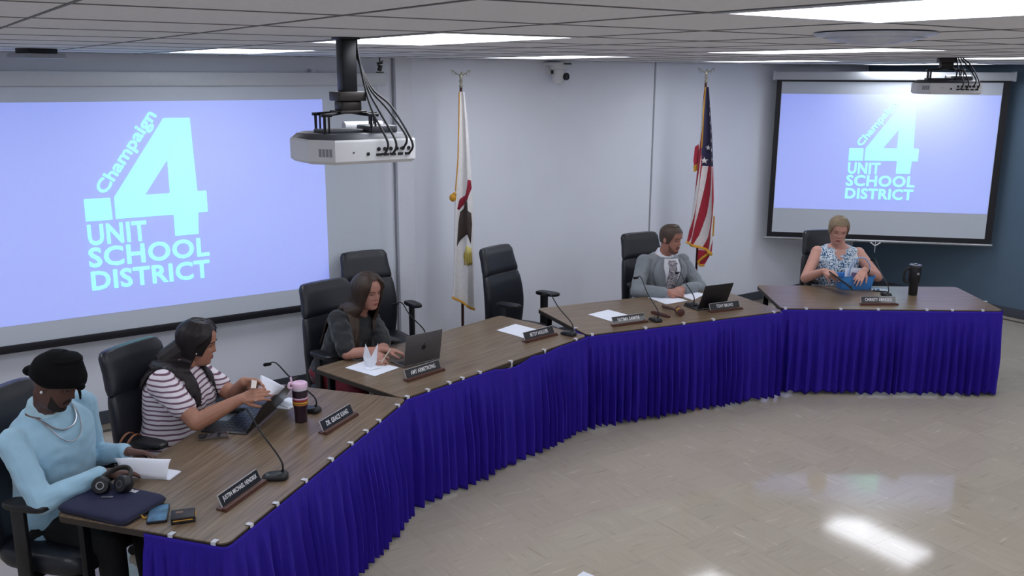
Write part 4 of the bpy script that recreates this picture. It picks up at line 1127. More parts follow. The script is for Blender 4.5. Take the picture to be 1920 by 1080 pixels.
mb = MB(); mb.box((-.05, -.055, .011), (.19, .032, .022), bevel=.008); mb.build('block', M_gav, t)
mb = MB(); mb.box((-.05, -.055, .0235), (.15, .02, .003), bevel=.001); mb.build('felt', M_pwood, t)

# black tumbler with handle
c = TP(1711, 553)
t = thing('handled_tumbler', 'tall black travel tumbler with side handle on the rightmost table', 'tumbler', (c.x, c.y, HT), 0)
mb = MB(); mb.lathe([(.034, 0), (.037, .004), (.039, .10), (.050, .135), (.051, .255), (.049, .262)], 32); mb.build('body', M_black, t)
mb = MB(); mb.lathe([(.050, .258), (.052, .262), (.050, .274), (.03, .276)], 32); mb.box((.0, 0, .279), (.03, .04, .008), bevel=.003); mb.build('lid', mat('smoke_lid', rgb(74, 74, 78), .3), t)
mb = MB(); mb.tube(smooth_line([(-.048, -.01, .235), (-.085, -.015, .238), (-.098, -.016, .20), (-.092, -.014, .13), (-.046, -.01, .12)]), .0085, 8, flat=1.3); mb.build('handle', M_black, t)
mb = MB(); mb.box((.008, -.0515, .20), (.022, .002, .020), bevel=.0008); mb.build('emblem', M_silver, t)
# patterned pouch
c = TP(1650, 546)
t = thing('patterned_pouch', 'small blue and white patterned pouch on the rightmost table', 'pouch', (c.x, c.y, HT), -.45)
def speckle(name, c1, c2, c3, sc):
    m = bpy.data.materials.new(name); m.use_nodes = True; N, K, b = nodes(m)
    tc = N.new('ShaderNodeTexCoord'); n1 = N.new('ShaderNodeTexNoise'); n1.inputs['Scale'].default_value = sc; n1.inputs['Detail'].default_value = 1.5; n1.inputs['Distortion'].default_value = 1.6
    K.new(tc.outputs['Object'], n1.inputs['Vector'])
    cr = N.new('ShaderNodeValToRGB'); e = cr.color_ramp.elements; cr.color_ramp.interpolation = 'EASE'
    e[0].position = .40; e[0].color = c1; e[1].position = .60; e[1].color = c3; x = e.new(.48); x.color = c2; x = e.new(.53); x.color = c3
    K.new(n1.outputs['Fac'], cr.inputs[0]); K.new(cr.outputs[0], b.inputs['Base Color']); b.inputs['Roughness'].default_value = .7
    return m
M_floral = speckle('floral_blue_white', rgb(42, 82, 128), rgb(120, 160, 190), rgb(222, 230, 236), 48)
mb = MB(); mb.box((0, 0, .012), (.15, .055, .02), bevel=.009, seg=3); mb.build('pouch', M_floral, t)
mb = MB(); mb.box((.01, -.03, .006), (.13, .012, .010), bevel=.004); mb.build('flap_edge', M_black, t)
# loose white sheet on the floor at the lower edge of the picture
c = TP(1075, 1082, 0)
t = thing('floor_paper', 'corner of a white sheet on the floor at the bottom edge', 'paper', (c.x, c.y, 0), .9)
mb = MB(); mb.box((.03, -.045, .0012), (.10, .07, .0012)); mb.build('sheet', M_paper, t)
# ================================================================== people
def remeshed(mb, voxel, smooth=4, fac=.5, mats=None, name='body', noise=0.0, nscale=18.0, seed=0):
    o = bpy.data.objects.new('tmp', mb.mesh('tmp', mats)); COL.objects.link(o)
    r = o.modifiers.new('r', 'REMESH'); r.mode = 'VOXEL'; r.voxel_size = voxel; r.use_smooth_shade = True
    s = o.modifiers.new('s', 'SMOOTH'); s.factor = fac; s.iterations = smooth
    bpy.context.view_layer.update()
    me = bake(o); bpy.data.objects.remove(o); me.name = name
    if noise > 0:
        from mathutils import noise as NZ
        n = len(me.vertices); co = np.empty(n * 3); me.vertices.foreach_get('co', co); co = co.reshape(-1, 3)
        no = np.empty(n * 3); me.vertices.foreach_get('normal', no); no = no.reshape(-1, 3)
        d = np.array([NZ.noise(Vector((p[0] * nscale + seed, p[1] * nscale, p[2] * nscale * 1.5))) for p in co])
        co += no * (d * noise)[:, None]
        me.vertices.foreach_set('co', co.ravel()); me.update()
    if mats is not None and len(me.materials) == 0: me.materials.append(mats)
    for p in me.polygons: p.use_smooth = True
    return me

HZ = np.array([-.121, -.112, -.098, -.080, -.060, -.035, -.010, .015, .040, .065, .088, .105, .114, .118])
HW = np.array([.020, .036, .048, .056, .062, .067, .071, .074, .0755, .073, .062, .043, .024, .004])
HF = np.array([.040, .066, .076, .078, .079, .078, .077, .083, .086, .080, .064, .044, .022, .004])
HB = np.array([.030, .030, .034, .050, .066, .080, .090, .096, .098, .094, .080, .056, .030, .004])
def head_pt(z, a, off=0.0, face=1.0):
    w = np.interp(z, HZ, HW); f = np.interp(z, HZ, HF); b = np.interp(z, HZ, HB)
    sa, ca = math.sin(a), math.cos(a)
    x = (w + off) * math.copysign(abs(sa) ** .92, sa)
    if ca >= 0:
        y = (f + off) * abs(ca) ** .82
        if face > 0:
            g = lambda q, s: math.exp(-(q / s) ** 2)
            if z < .022:
                nz = (.022 - z) / .050 if z > -.028 else max(0, 1 - (-.028 - z) / .014)
                y += face * .025 * nz * g(x, .0125)
            y -= face * .010 * g(abs(x) - .031, .015) * g(z - .001, .013)
            y += face * .004 * g(abs(x) - .028, .022) * g(z - .024, .009)
            y += face * .006 * g(x, .022) * (g(z + .057, .006) + g(z + .069, .007))
            y -= face * .003 * g(x, .03) * g(z + .082, .007)
            y += face * .004 * g(x, .02) * g(z + .10, .011)
            y += face * .004 * g(abs(x) - .043, .018) * g(z + .025, .02)
    else:
        y = -(b + off) * abs(ca) ** .9
    return Vector((x, y, z))
def head_rings(off=0.0, n=48, nz=56):
    rs = []
    for k in range(nz + 1):
        z = -.121 + .239 * k / nz
        rs.append([head_pt(z, 2 * math.pi * i / n, off) for i in range(n)])
    return rs
def head_patch(M, zlo, zhi, a0, a1, off, thick, na=40, nz=20, face=1.0, top=False):
    """closed shell lying on the head; zlo, zhi are functions of the angle"""
    mb = MB(); v = []; full = abs((a1 - a0) - 2 * math.pi) < 1e-6
    for lay in (off, off - thick):
        for j in range(nz + 1):
            for i in range(na + 1):
                a = a0 + (a1 - a0) * i / na; z = zlo(a) + (zhi(a) - zlo(a)) * j / nz
                s = lay
                p = head_pt(min(z, .1179), a, s, face)
                if z > .09: p.z += max(0, s) * min(1, (z - .09) / .028)
                v.append(M @ p)
    W = na + 1; H = (nz + 1) * W; f = []
    for j in range(nz):
        for i in range(na):
            q = [j * W + i, j * W + i + 1, (j + 1) * W + i + 1, (j + 1) * W + i]; f.append(q); f.append([k + H for k in q[::-1]])
    for i in range(na):
        f.append([i, i + H, i + 1 + H, i + 1]); b = nz * W; f.append([b + i, b + i + 1, b + i + 1 + H, b + i + H])
    if not full:
        for j in range(nz):
            a = j * W; f.append([a, a + W, a + W + H, a + H]); a = j * W + na; f.append([a, a + H, a + W + H, a + W])
    mb.add(v, f, 0, True); return mb

class Person:
    def __init__(s, label, pelvis, neck, face_ang, head_c, head_yaw, head_pitch, head_roll=0.0, hs=1.05,
                 width=1.0, depth=1.0, shoulder=.172, skin=None, arm=1.0, female=False):
        s.P, s.N, s.C = Vector(pelvis), Vector(neck), Vector(head_c)
        s.base = Vector((s.P.x, s.P.y, 0))
        s.t = thing('person', label, 'person', s.base)
        s.r = Vector((math.sin(face_ang), -math.cos(face_ang), 0)); s.fh = Vector((math.cos(face_ang), math.sin(face_ang), 0))
        s.u = (s.N - s.P).normalized()
        s.r = (s.r - s.u * s.r.dot(s.u)).normalized(); s.f = s.u.cross(s.r).normalized()
        s.k = (s.N - s.P).length / .56; s.w = width; s.d = depth; s.sh = shoulder; s.skin = skin; s.arm = arm; s.female = female
        fy = Vector((math.cos(head_yaw), math.sin(head_yaw), 0)); rx = Vector((math.sin(head_yaw), -math.cos(head_yaw), 0)); up = Vector((0, 0, 1))
        fy, up = fy * math.cos(head_pitch) - up * math.sin(head_pitch), up * math.cos(head_pitch) + fy * math.sin(head_pitch)
        rx, up = rx * math.cos(head_roll) - up * math.sin(head_roll), up * math.cos(head_roll) + rx * math.sin(head_roll)
        c = s.C - s.base
        s.MH = Matrix(((rx.x * hs, fy.x * hs, up.x * hs, c.x), (rx.y * hs, fy.y * hs, up.y * hs, c.y), (rx.z * hs, fy.z * hs, up.z * hs, c.z), (0, 0, 0, 1)))
        s.hs = hs; s.hands = []
        # torso sections: height, half width, half depth, forward shift
        s.sec = [(-.12, .15, .115, .0), (-.06, .185, .135, .0), (.02, .185, .140, .0), (.10, .168, .128, .0), (.18, .155, .118, .0),
                 (.27, .163, .122, .0), (.35, .172, .126, .0), (.41, .176, .120, .0), (.46, .172, .105, -.002), (.50, .145, .088, -.006), (.53, .105, .072, -.010), (.56, .070, .060, -.012)]
    def loc(s, p): return Vector(p) - s.base
    def tor(s, h, a, off=0.0):
        hs = [q[0] for q in s.sec]; W = np.interp(h, hs, [q[1] for q in s.sec]) * s.w; D = np.interp(h, hs, [q[2] for q in s.sec]) * s.d; fw = np.interp(h, hs, [q[3] for q in s.sec])
        ca, sa = math.cos(a), math.sin(a)
        x = (W + off) * math.copysign(abs(sa) ** .8, sa); y = (D + off) * math.copysign(abs(ca) ** .85, ca) + fw
        if s.female and ca > 0: y += .028 * math.exp(-((h - .335) / .06) ** 2) * math.exp(-((abs(x) - .075) / .06) ** 2)
        return s.P + s.u * (h * s.k) + s.r * x + s.f * y - s.base
    def torso(s, mb, off=0.0, h0=-.12, h1=.56):
        hs = np.linspace(h0, h1, 30); mb.rings([[s.tor(h, 2 * math.pi * i / 36, off) for i in range(36)] for h in hs])
    def shoulder(s, side): return s.P + s.u * (.468 * s.k) + s.r * (side * s.sh) - s.base
    def reach(s, side, wrist, pole, L1=.285, L2=.255):
        """two-bone reach; stores joints"""
        S = s.shoulder(side); Wr = s.loc(wrist); L1 *= s.arm; L2 *= s.arm
        d = Wr - S; D = d.length
        if D > (L1 + L2) * .995:
            f = D / ((L1 + L2) * .995); L1 *= f; L2 *= f
        a = (L1 * L1 - L2 * L2 + D * D) / (2 * D); h = math.sqrt(max(0, L1 * L1 - a * a)); dn = d.normalized()
        pl = Vector(pole); pl = (pl - dn * pl.dot(dn)).normalized()
        E_ = S + dn * a + pl * h
        j = dict(S=S, E=E_, W=Wr, side=side); s.hands.append(j); return j
    def arm_prims(s, mb, j, off=0.0, part=1.0, th=1.0):
        S, E_, Wr = j['S'], j['E'], j['W']
        mb.ball(S, (.058 * th + off))
        if part <= 1.0:
            mb.capsule(S, .055 * th + off, S.lerp(E_, part), (.055 - .012 * part) * th + off)
        else:
            mb.capsule(S, .055 * th + off, S.lerp(E_, .5), .047 * th + off); mb.capsule(S.lerp(E_, .5), .047 * th + off, E_, .042 * th + off)
            q = part - 1.0; mb.capsule(E_, .042 * th + off, E_.lerp(Wr, min(q, .35)), .041 * th + off); 
            if q > .35: mb.capsule(E_.lerp(Wr, .35), .041 * th + off, E_.lerp(Wr, q), (.041 - .015 * (q - .35) / .65) * th + off)
    def hand(s, mb, j, to, palm, curl=.5, spread=.12, thumb=.6, size=1.0):
        """to: finger direction, palm: direction the palm faces (world)"""
        Wr = j['W']; d = Vector(to).normalized(); n = Vector(palm); n = (n - d * n.dot(d)).normalized()
        x = d.cross(n) * (1 if j['side'] > 0 else -1)          # towards the thumb
        x = -x; k = size
        mb.capsule(j['E'].lerp(Wr, .9), .026 * k, Wr + d * .012, .024 * k)
        for q, ln, cl in ((.030, .078, 0), (.010, .084, 0), (-.010, .080, 0), (-.028, .072, 0)):
            K = Wr + d * (ln * k) + x * (q * k)
            mb.capsule(Wr + d * .012 + x * (q * .55 * k), .016 * k, K, .0115 * k)
            a = 0; p = K; fl = {.030: (.040, .025, .020), .010: (.045, .028, .022), -.010: (.042, .026, .021), -.028: (.033, .020, .018)}[q]
            dd = (d + x * (q * spread / .03)).normalized()
            for m_, seg in enumerate(fl):
                a += curl * (.75, 1.0, .7)[m_]
                v = dd * math.cos(a) + n * math.sin(a); p2 = p + v * (seg * k)
                mb.capsule(p, (.0098 - .0011 * m_) * k, p2, (.0090 - .0012 * m_) * k, n=8); p = p2
        b = Wr + d * (.018 * k) + x * (.020 * k); v = (d * (1 - thumb * .45) + x * (.75 * thumb + .15) + n * .35).normalized()
        p = b + v * (.042 * k); mb.capsule(b, .015 * k, p, .0118 * k, n=8)
        v2 = (v + d * .5 + n * (.35 * curl)).normalized(); p2 = p + v2 * (.034 * k); mb.capsule(p, .0115 * k, p2, .0100 * k, n=8)
        v3 = (v2 + d * .3 + n * (.3 * curl)).normalized(); mb.capsule(p2, .0100 * k, p2 + v3 * (.024 * k), .0080 * k, n=8)
    def legs(s, mb, off=0.0, spread=.11, fwd=.41, feet=True, upto=1.0, th=1.0):
        for sd in (-1, 1):
            H_ = s.loc(s.P) + s.r * (sd * .09) - Vector((0, 0, .03)); rr = Vector((s.r.x, s.r.y, 0)).normalized()
            K = H_ + s.fh * fwd + rr * (sd * (spread - .09)); K.z = .50
            A = K + s.fh * .02; A.z = .09
            mb.capsule(H_, .088 * th + off, H_.lerp(K, .5), .076 * th + off); mb.capsule(H_.lerp(K, .5), .076 * th + off, K, .058 * th + off)
            if upto > .6: mb.capsule(K, .056 * th + off, K.lerp(A, .4), .052 * th + off); mb.capsule(K.lerp(A, .4), .052 * th + off, A, .038 * th + off)
            if feet:
                mb.capsule(A - Vector((0, 0, .03)), .040, A + s.fh * .13 - Vector((0, 0, .055)), .033); mb.capsule(A - s.fh * .03 - Vector((0, 0, .045)), .036, A + s.fh * .10 - Vector((0, 0, .055)), .035)
    def body(s, hand_specs, voxel=.0045, th=1.0):
        mb = MB(); s.torso(mb, -.006)
        hd = [[s.MH @ p for p in r] for r in head_rings()]; mb.rings(hd)
        nb = s.P + s.u * (.53 * s.k) - s.base; ne = s.MH @ Vector((0, -.022, -.065)); nm = nb.lerp(ne, .5)
        mb.capsule(nb, .060 * s.hs * th, nm, .054 * s.hs * th); mb.capsule(nm, .054 * s.hs * th, ne, .052 * s.hs * th)
        for sx in (-1, 1):
            mb.ball(s.MH @ Vector((sx * .074, -.008, -.004)), tuple(q * s.hs for q in (.009, .017, .029)), M=s.MH.to_3x3() * (1 / s.hs))
        for j, hsp in zip(s.hands, hand_specs):
            s.arm_prims(mb, j, 0, 2.0, th); s.hand(mb, j, **hsp)
        s.legs(mb, -.008)
        me = remeshed(mb, voxel, 3, .5, s.skin, 'body'); o = obj('body', me, s.t)
        return o
    def eyes(s, iris=(60, 40, 30), lid=.0, brow=(40, 30, 26), lip=(150, 80, 76), look=0.0, brow_th=.0032):
        M_e = mat('eye_white', rgb(205, 200, 196), .25); M_i = mat('iris_%d' % iris[0], rgb(*iris), .2)
        for sx in (-1, 1):
            mb = MB(); c = head_pt(.001, math.asin(min(1, .031 / .071)) * sx, 0); c.x = sx * .031
            R3 = s.MH.to_3x3() * (1 / s.hs)
            mb.ball(s.MH @ (c + Vector((0, -.0035, -.001))), tuple(q * s.hs for q in (.0135, .007, .0062 * (1 - lid))), M=R3)
            e = mb.build('eye', M_e, s.t)
            mb = MB(); mb.ball(s.MH @ (c + Vector((look, .0016, -.001 - .002 * lid))), tuple(q * s.hs for q in (.0062, .0028, .0058 * (1 - lid))), M=R3); mb.build('iris', M_i, e)
            mb = MB(); pts = [s.MH @ (head_pt(.001 + .0065 * (1 - lid) * math.cos(q / 4 * 1.4) - .001, math.asin(min(1, abs(.031 + .0145 * q / 4) / .0715)) * sx, -.001) + Vector((0, .0012, 0))) for q in range(-4, 5)]
            mb.tube(pts, [.0012 + .0012 * math.cos(q / 4 * 1.3) for q in range(-4, 5)], 6); mb.build('eyelid', mat('lash_%d' % brow[0], rgb(*[int(b * .8) for b in brow]), .7), e)
            mb = MB(); pts = [s.MH @ head_pt(.0235 + .004 * math.cos((q + 1) / 4 * 1.2), math.asin(min(1, (.031 + .019 * q / 4) / .0745)) * sx, .0008) for q in range(-4, 5)]
            mb.tube(pts, [brow_th * (.6 + .5 * math.cos(q / 4 * 1.2)) for q in range(-4, 5)], 6, flat=.6); mb.build('eyebrow', mat('brow_%d' % brow[0], rgb(*brow), .8), s.t)
        mb = head_patch(s.MH, lambda a: -.072 + .006 * (abs(a) / .30) ** 2, lambda a: -.0535 - .007 * (abs(a) / .30) ** 2, -.30, .30, .0012, .004, 14, 8); mb.build('lips', mat('lips_%d' % lip[0], rgb(*lip), .5), s.t)
    def garment(s, name, m, prims, voxel=.006, smooth=4, noise=0.0, nscale=18):
        mb = MB(); prims(mb); return obj(name, remeshed(mb, voxel, smooth, .5, m, name, noise, nscale), s.t)
    def strip(s, path, m, name, off, width, thick=.004, parent=None):
        """band on the chest: path of (h, a) with half widths"""
        mb = MB(); v = []
        for (h, a), w_ in zip(path, width):
            o2 = off + .022 * max(0, (h - .10) / .45) ** 2
            v += [s.tor(h, a - w_, o2), s.tor(h, a, o2 + .002), s.tor(h, a + w_, o2)]
        n = len(path); f = [[3 * i + q, 3 * i + q + 1, 3 * i + q + 4, 3 * i + q + 3] for i in range(n - 1) for q in (0, 1)]
        mb.add(v, f, 0, True); o = mb.build(name, m, parent or s.t); sd = o.modifiers.new('t', 'SOLIDIFY'); sd.thickness = thick; sd.offset = 1
        return o
def rad(d): return math.radians(d)

SK = lambda n, c, **k: mat('skin_' + n, rgb(*c), .5, var=.05, scale=40, bump=.06, bscale=700, **k)
aA, aB, aC, aD = AA['A'], AA['B'], AA['C'], AA['D']

# ---------------------------------------------------------------- man in blue sweater
P1 = Person('man in a light blue sweater and black head wrap reading at the nearest table', L('A', .36, 1.20, .57), RY('A', 88, 763, 1.13), rad(-20),
            RY('A', 106, 716, 1.03), rad(-8), rad(27), rad(-4), hs=1.08, width=1.12, depth=1.1, shoulder=.20, skin=SK('deep', (92, 62, 52)), arm=1.06)
jr = P1.reach(1, TP(192, 888, .83), Vector((-.35, -.6, -.5)))
jl = P1.reach(-1, TP(237, 846, .83), Vector((-.2, .3, -.8)))
P1.body([dict(to=TP(238, 882, .80) - TP(192, 888, .83), palm=(0, 0, -1), curl=.22, spread=.10, thumb=.4, size=1.08),
         dict(to=TP(285, 850, .80) - TP(237, 846, .83), palm=(.2, -.3, -1), curl=.55, spread=.06, thumb=.5, size=1.08)], .0042)
P1.eyes(iris=(40, 26, 20), lid=.5, brow=(20, 15, 14), lip=(96, 56, 54))
M_swt = mat('light_blue_fleece', rgb(158, 198, 220), .85, var=.04, scale=20, sheen=.3, bump=.15, bscale=500)
def _sw(mb):
    P1.torso(mb, .014, -.10, .545)
    for j in (jr, jl): P1.arm_prims(mb, j, .012, 1.93, 1.05)
P1.garment('sweater', M_swt, _sw, .0055, 5, .006, 16)
for j in (jr, jl):
    mb = MB(); a, b = j['E'].lerp(j['W'], .88), j['E'].lerp(j['W'], .985); mb.tube([a, a.lerp(b, .5), b], [.040, .038, .037], 16); mb.build('cuff', mat('cuff_blue', rgb(142, 182, 204), .85), P1.t)
mb = MB(); mb.tube([P1.N - P1.base + (P1.u * q) - P1.f * .012 for q in (-.045, -.015, .015, .034)], [.098, .086, .076, .070], 24); mb.build('collar', mat('collar_rib', rgb(176, 208, 220), .85), P1.t)
def _tr(mb): P1.torso(mb, .012, -.13, .02); P1.legs(mb, .012, feet=False)
P1.garment('trousers', mat('black_trousers', rgb(14, 14, 17), .85), _tr, .008, 4)
# head wrap: cap with front knot and rolled edge
M_wrap = mat('black_durag', rgb(7, 7, 10), .9, var=.1, spec=.2)
mb = head_patch(P1.MH, lambda a: .040 - .048 * (1 - math.cos(a)) / 2 - .012 * math.exp(-((abs(a) - 1.6) / .4) ** 2), lambda a: .1179, -math.pi, math.pi, .022, .018, 48, 18, 0)
mb.ball(P1.MH @ Vector((0, -.006, .104)), (.078, .082, .040))
P1t = mb.build('head_wrap', M_wrap, P1.t)
mb = MB(); mb.ball(P1.MH @ Vector((.012, .104, .040)), (.024, .018, .018)); mb.tube([P1.MH @ Vector(q) for q in ((.02, .105, .035), (.03, .125, .02), (.03, .135, .0))], [.008, .006, .004], 8); mb.build('front_knot', M_wrap, P1t)
mb = MB(); mb.ball(P1.MH @ Vector((0, -.115, -.008)), (.042, .034, .026)); mb.build('back_knot', M_wrap, P1t)
mb = MB(); mb.tube([P1.MH @ head_pt(.040 - .048 * (1 - math.cos(a)) / 2 - .012 * math.exp(-((abs(a) - 1.6) / .4) ** 2), a, .012, 0) for a in [2 * math.pi * i / 40 - math.pi for i in range(41)]], .006, 8); mb.build('rolled_edge', M_wrap, P1t)
M_beard = mat('dark_beard', rgb(34, 24, 22), .9)
mb = head_patch(P1.MH, lambda a: -.119 + .02 * (abs(a) / 1.25) ** 2, lambda a: -.084 + .050 * max(0, (abs(a) - .35) / .9) ** 1.3, -1.25, 1.25, .0022, .006, 36, 8)
mb.build('beard', M_beard, P1.t)
mb = head_patch(P1.MH, lambda a: -.0535 - .012 * (abs(a) / .42) ** 2, lambda a: -.044 - .010 * (abs(a) / .42) ** 2, -.42, .42, .0035, .006, 14, 4); mb.build('moustache', M_beard, P1.t)
M_gem = mat('earring_stud', rgb(240, 240, 245), .08, metal=.3)
mb = MB(); mb.ball(P1.MH @ Vector((.083, -.004, -.028)), .0065); mb.build('earring', M_gem, P1.t)
def chain(P, drop, r, m, n=40):
    pts = []
    for i in range(n + 1):
        x = (i / n * 2 - 1); h = .560 - drop * (1 - x * x); W = np.interp(h, [q[0] for q in P.sec], [q[1] for q in P.sec]) * P.w
        pts.append(P.tor(h, math.asin(max(-1, min(1, x * .074 / W))), .024))
    mb = MB(); mb.tube(pts, r, 6); mb.build('necklace', m, P.t)
chain(P1, .075, .0045, M_silver); chain(P1, .135, .0030, M_silver)

# ---------------------------------------------------------------- woman in striped tee
def stripe_mat():
    m = bpy.data.materials.new('striped_jersey'); m.use_nodes = True; N, K, b = nodes(m)
    tc = N.new('ShaderNodeTexCoord'); nz = N.new('ShaderNodeTexNoise'); nz.inputs['Scale'].default_value = 5
    K.new(tc.outputs['Object'], nz.inputs['Vector'])
    sp = N.new('ShaderNodeSeparateXYZ'); K.new(tc.outputs['Object'], sp.inputs[0])
    ad = N.new('ShaderNodeMath'); ad.operation = 'MULTIPLY_ADD'; ad.inputs[1].default_value = .03; K.new(nz.outputs['Fac'], ad.inputs[0]); K.new(sp.outputs['Z'], ad.inputs[2])
    mu = N.new('ShaderNodeMath'); mu.operation = 'MULTIPLY'; mu.inputs[1].default_value = 38.0; K.new(ad.outputs[0], mu.inputs[0])
    fr = N.new('ShaderNodeMath'); fr.operation = 'FRACT'; K.new(mu.outputs[0], fr.inputs[0])
    cr = N.new('ShaderNodeValToRGB'); cr.color_ramp.interpolation = 'LINEAR'; e = cr.color_ramp.elements
    e[0].position = .0; e[0].color = rgb(112, 78, 96); e[1].position = 1; e[1].color = rgb(112, 78, 96)
    for p_, c_ in ((.24, (112, 78, 96)), (.34, (228, 220, 228)), (.90, (228, 220, 228))):
        x = e.new(p_); x.color = rgb(*c_)
    K.new(fr.outputs[0], cr.inputs[0]); K.new(cr.outputs[0], b.inputs['Base Color']); b.inputs['Roughness'].default_value = .85
    return m
P2 = Person('woman in a striped short-sleeved tee with long dark hair handling papers', L('A', 1.10, 1.10, .56), RY('A', 338, 680, 1.06), rad(-8),
            RY('A', 372, 643, .99), rad(6), rad(12), rad(0), hs=1.04, width=1.16, depth=1.22, shoulder=.185, skin=SK('tan', (172, 122, 100)), arm=1.0, female=True)
kr = P2.reach(1, TP(452, 748, .93), Vector((-.3, -.5, -.8)))
kl = P2.reach(-1, TP(458, 716, .98), Vector((.1, .5, -.8)))
P2.body([dict(to=TP(487, 738, .96) - TP(452, 748, .93), palm=(.2, .6, -.4), curl=.42, spread=.08, thumb=.6, size=.98),
         dict(to=TP(492, 722, .97) - TP(458, 716, .98), palm=(.2, -.8, -.3), curl=.42, spread=.08, thumb=.6, size=.98)], .0044, th=1.12)
P2.eyes(iris=(36, 24, 20), lid=.45, brow=(36, 26, 26), lip=(150, 84, 82))
def _tee(mb):
    P2.torso(mb, .012, -.10, .545)
    for j in (kr, kl): P2.arm_prims(mb, j, .012, .60, 1.2)
P2.garment('striped_tee', stripe_mat(), _tee, .0055, 4, .004, 14)
def _tr2(mb): P2.torso(mb, .013, -.13, -.03); P2.legs(mb, .012, feet=False, th=1.1)
P2.garment('trousers', mat('dark_trousers', rgb(20, 18, 24), .85), _tr2, .008, 4)
def hair_long(P, m, z_line, part, length, rnd, n_locks=56, spread=.02, cap=.012, front=.55, low=1.3, hairline=.062):
    """scalp cap plus long locks falling from a centre part"""
    mb = head_patch(P.MH, lambda a: hairline - (hairline + .05) * min(1, max(0, (abs(a) - front * .9) / .62)) ** .9, lambda a: .1179, -math.pi, math.pi, cap, .012, 48, 16, 0)
    capo = mb
    mb2 = MB(); mb2.v = capo.v; mb2.f = capo.f; mb2.m = capo.m; mb2.sm = capo.sm
    mb2.capsule(P.MH @ Vector((0, -.050, -.035)), .076 * P.hs, P.tor(.56, math.pi, -.012), .072)
    for sd in (-1, 1):
        for i in range(n_locks):
            q = i / (n_locks - 1)                       # 0 front .. 1 back
            a = sd * (front + (math.pi - front) * q)
            pts = []
            for z in (.112, .095, .070, .040, .005, -.035):
                lo = max(abs(a), low + .25 * q); wz = min(1, max(0, (.10 - z) / .085)); aa = sd * (abs(a) * (1 - wz) + lo * wz)
                p = head_pt(z, aa, cap + .004 + rnd.uniform(0, .004), 0)
                if z > .10: p.z += .010
                pts.append(P.MH @ p)
            ln = length(q, sd) * rnd.uniform(.9, 1.06)
            th_ = (.30 + .42 * (q / .45)) if q < .45 else (2.25 + .85 * ((q - .45) / .55))
            th_ = sd * min(th_, math.pi); t1 = sd * (.62 + (math.pi - .62) * q); j_ = rnd.uniform(-.10, .10)
            pm = P.MH @ (head_pt(-.035, aa, cap + .006, 0) + Vector((0, -.012, -.055)))
            q1 = P.tor(.552, t1, .042 + rnd.uniform(0, .012)); q2 = P.tor(.525, t1 * .4 + th_ * .6, .034)
            pts.append(pm); pts.append(q1); pts.append(q2)
            for k in range(1, 6):
                w_ = k / 5
                pts.append(P.tor(.515 - ln * w_ / P.k, th_ * (1 - .12 * w_ if q < .45 else 1) + j_ * w_ * .6, .024 + rnd.uniform(0, .010)))
            pts = smooth_line(pts, 3); n = len(pts)
            mb2.tube(pts, [.0095 * (1 - .65 * max(0, (t_ / n - .5) / .5)) for t_ in range(n)], 6)
    return obj('hair', remeshed(mb2, .0042, 2, .4, m, 'hair'), P.t)
def hair_mat(n, c, c2):
    m = mat('hair_' + n, rgb(*c), .5, var=.0, spec=.35)
    N, K, b = nodes(m)
    for nd in N:
        if nd.type == 'TEX_NOISE': nd.inputs['Scale'].default_value = 90
        if nd.type == 'MIX': nd.inputs[6].default_value = rgb(*c); nd.inputs[7].default_value = rgb(*c2)
    return m
rnd = random.Random(7)
hair_long(P2, hair_mat('black', (16, 13, 16), (40, 32, 34)), .06, 0, lambda q, sd: (.06 + .10 * (1 - abs(q - .22) / .25) if q < .45 else .09), rnd, front=.62, low=1.55, hairline=.088)
mb = MB(); mb.ball(P2.MH @ Vector((.084, .012, -.034)), .005); mb.build('earring', M_gem, P2.t)
mb = MB(); d = (kr['W'] - kr['E']).normalized(); mb.lathe([(.0285, -.003), (.031, -.003), (.031, .003), (.0285, .003)], 24, M=basis(kr['W'] - d * .03, d.orthogonal(), d.cross(d.orthogonal()))); mb.build('bracelet', M_black, P2.t)

# ---------------------------------------------------------------- woman in black blouse
P3 = Person('woman in a black blouse with long brown hair typing on the dark laptop', L('B', .40, 1.16, .56), RY('B', 674, 584, 1.03), rad(-42),
            RY('B', 690, 547, .93), rad(-38), rad(8), rad(3), hs=1.03, width=.95, depth=.98, shoulder=.168, skin=SK('fair', (178, 128, 112)), arm=1.0, female=True)
lr = P3.reach(1, TP(722, 656, .80), Vector((-.5, -.6, -.5)))
ll = P3.reach(-1, TP(700, 662, .80), Vector((.5, .3, -.5)))
P3.body([dict(to=TP(757, 660, .775) - TP(722, 656, .80), palm=(0, 0, -1), curl=.28, spread=.14, thumb=.6, size=.95),
         dict(to=TP(716, 680, .765) - TP(700, 662, .80), palm=(.5, -.2, -.8), curl=.35, spread=.06, thumb=.6, size=.95)], .0046, th=.92)
P3.eyes(iris=(50, 40, 34), lid=.12, brow=(46, 34, 28), lip=(150, 82, 84))
M_blouse = mat('black_blouse', rgb(24, 25, 30), .8, var=.1, sheen=.2, bump=.1, bscale=300)
def _bl(mb):
    P3.torso(mb, .014, -.10, .545)
    for j in (lr, ll):
        S, E_ = j['S'], j['E']
        mb.ball(S, .072); mb.capsule(S, .068, S.lerp(E_, .45), .074); mb.capsule(S.lerp(E_, .45), .074, S.lerp(E_, .86), .062)
P3.garment('blouse', M_blouse, _bl, .006, 4, .010, 17)
mb = MB()
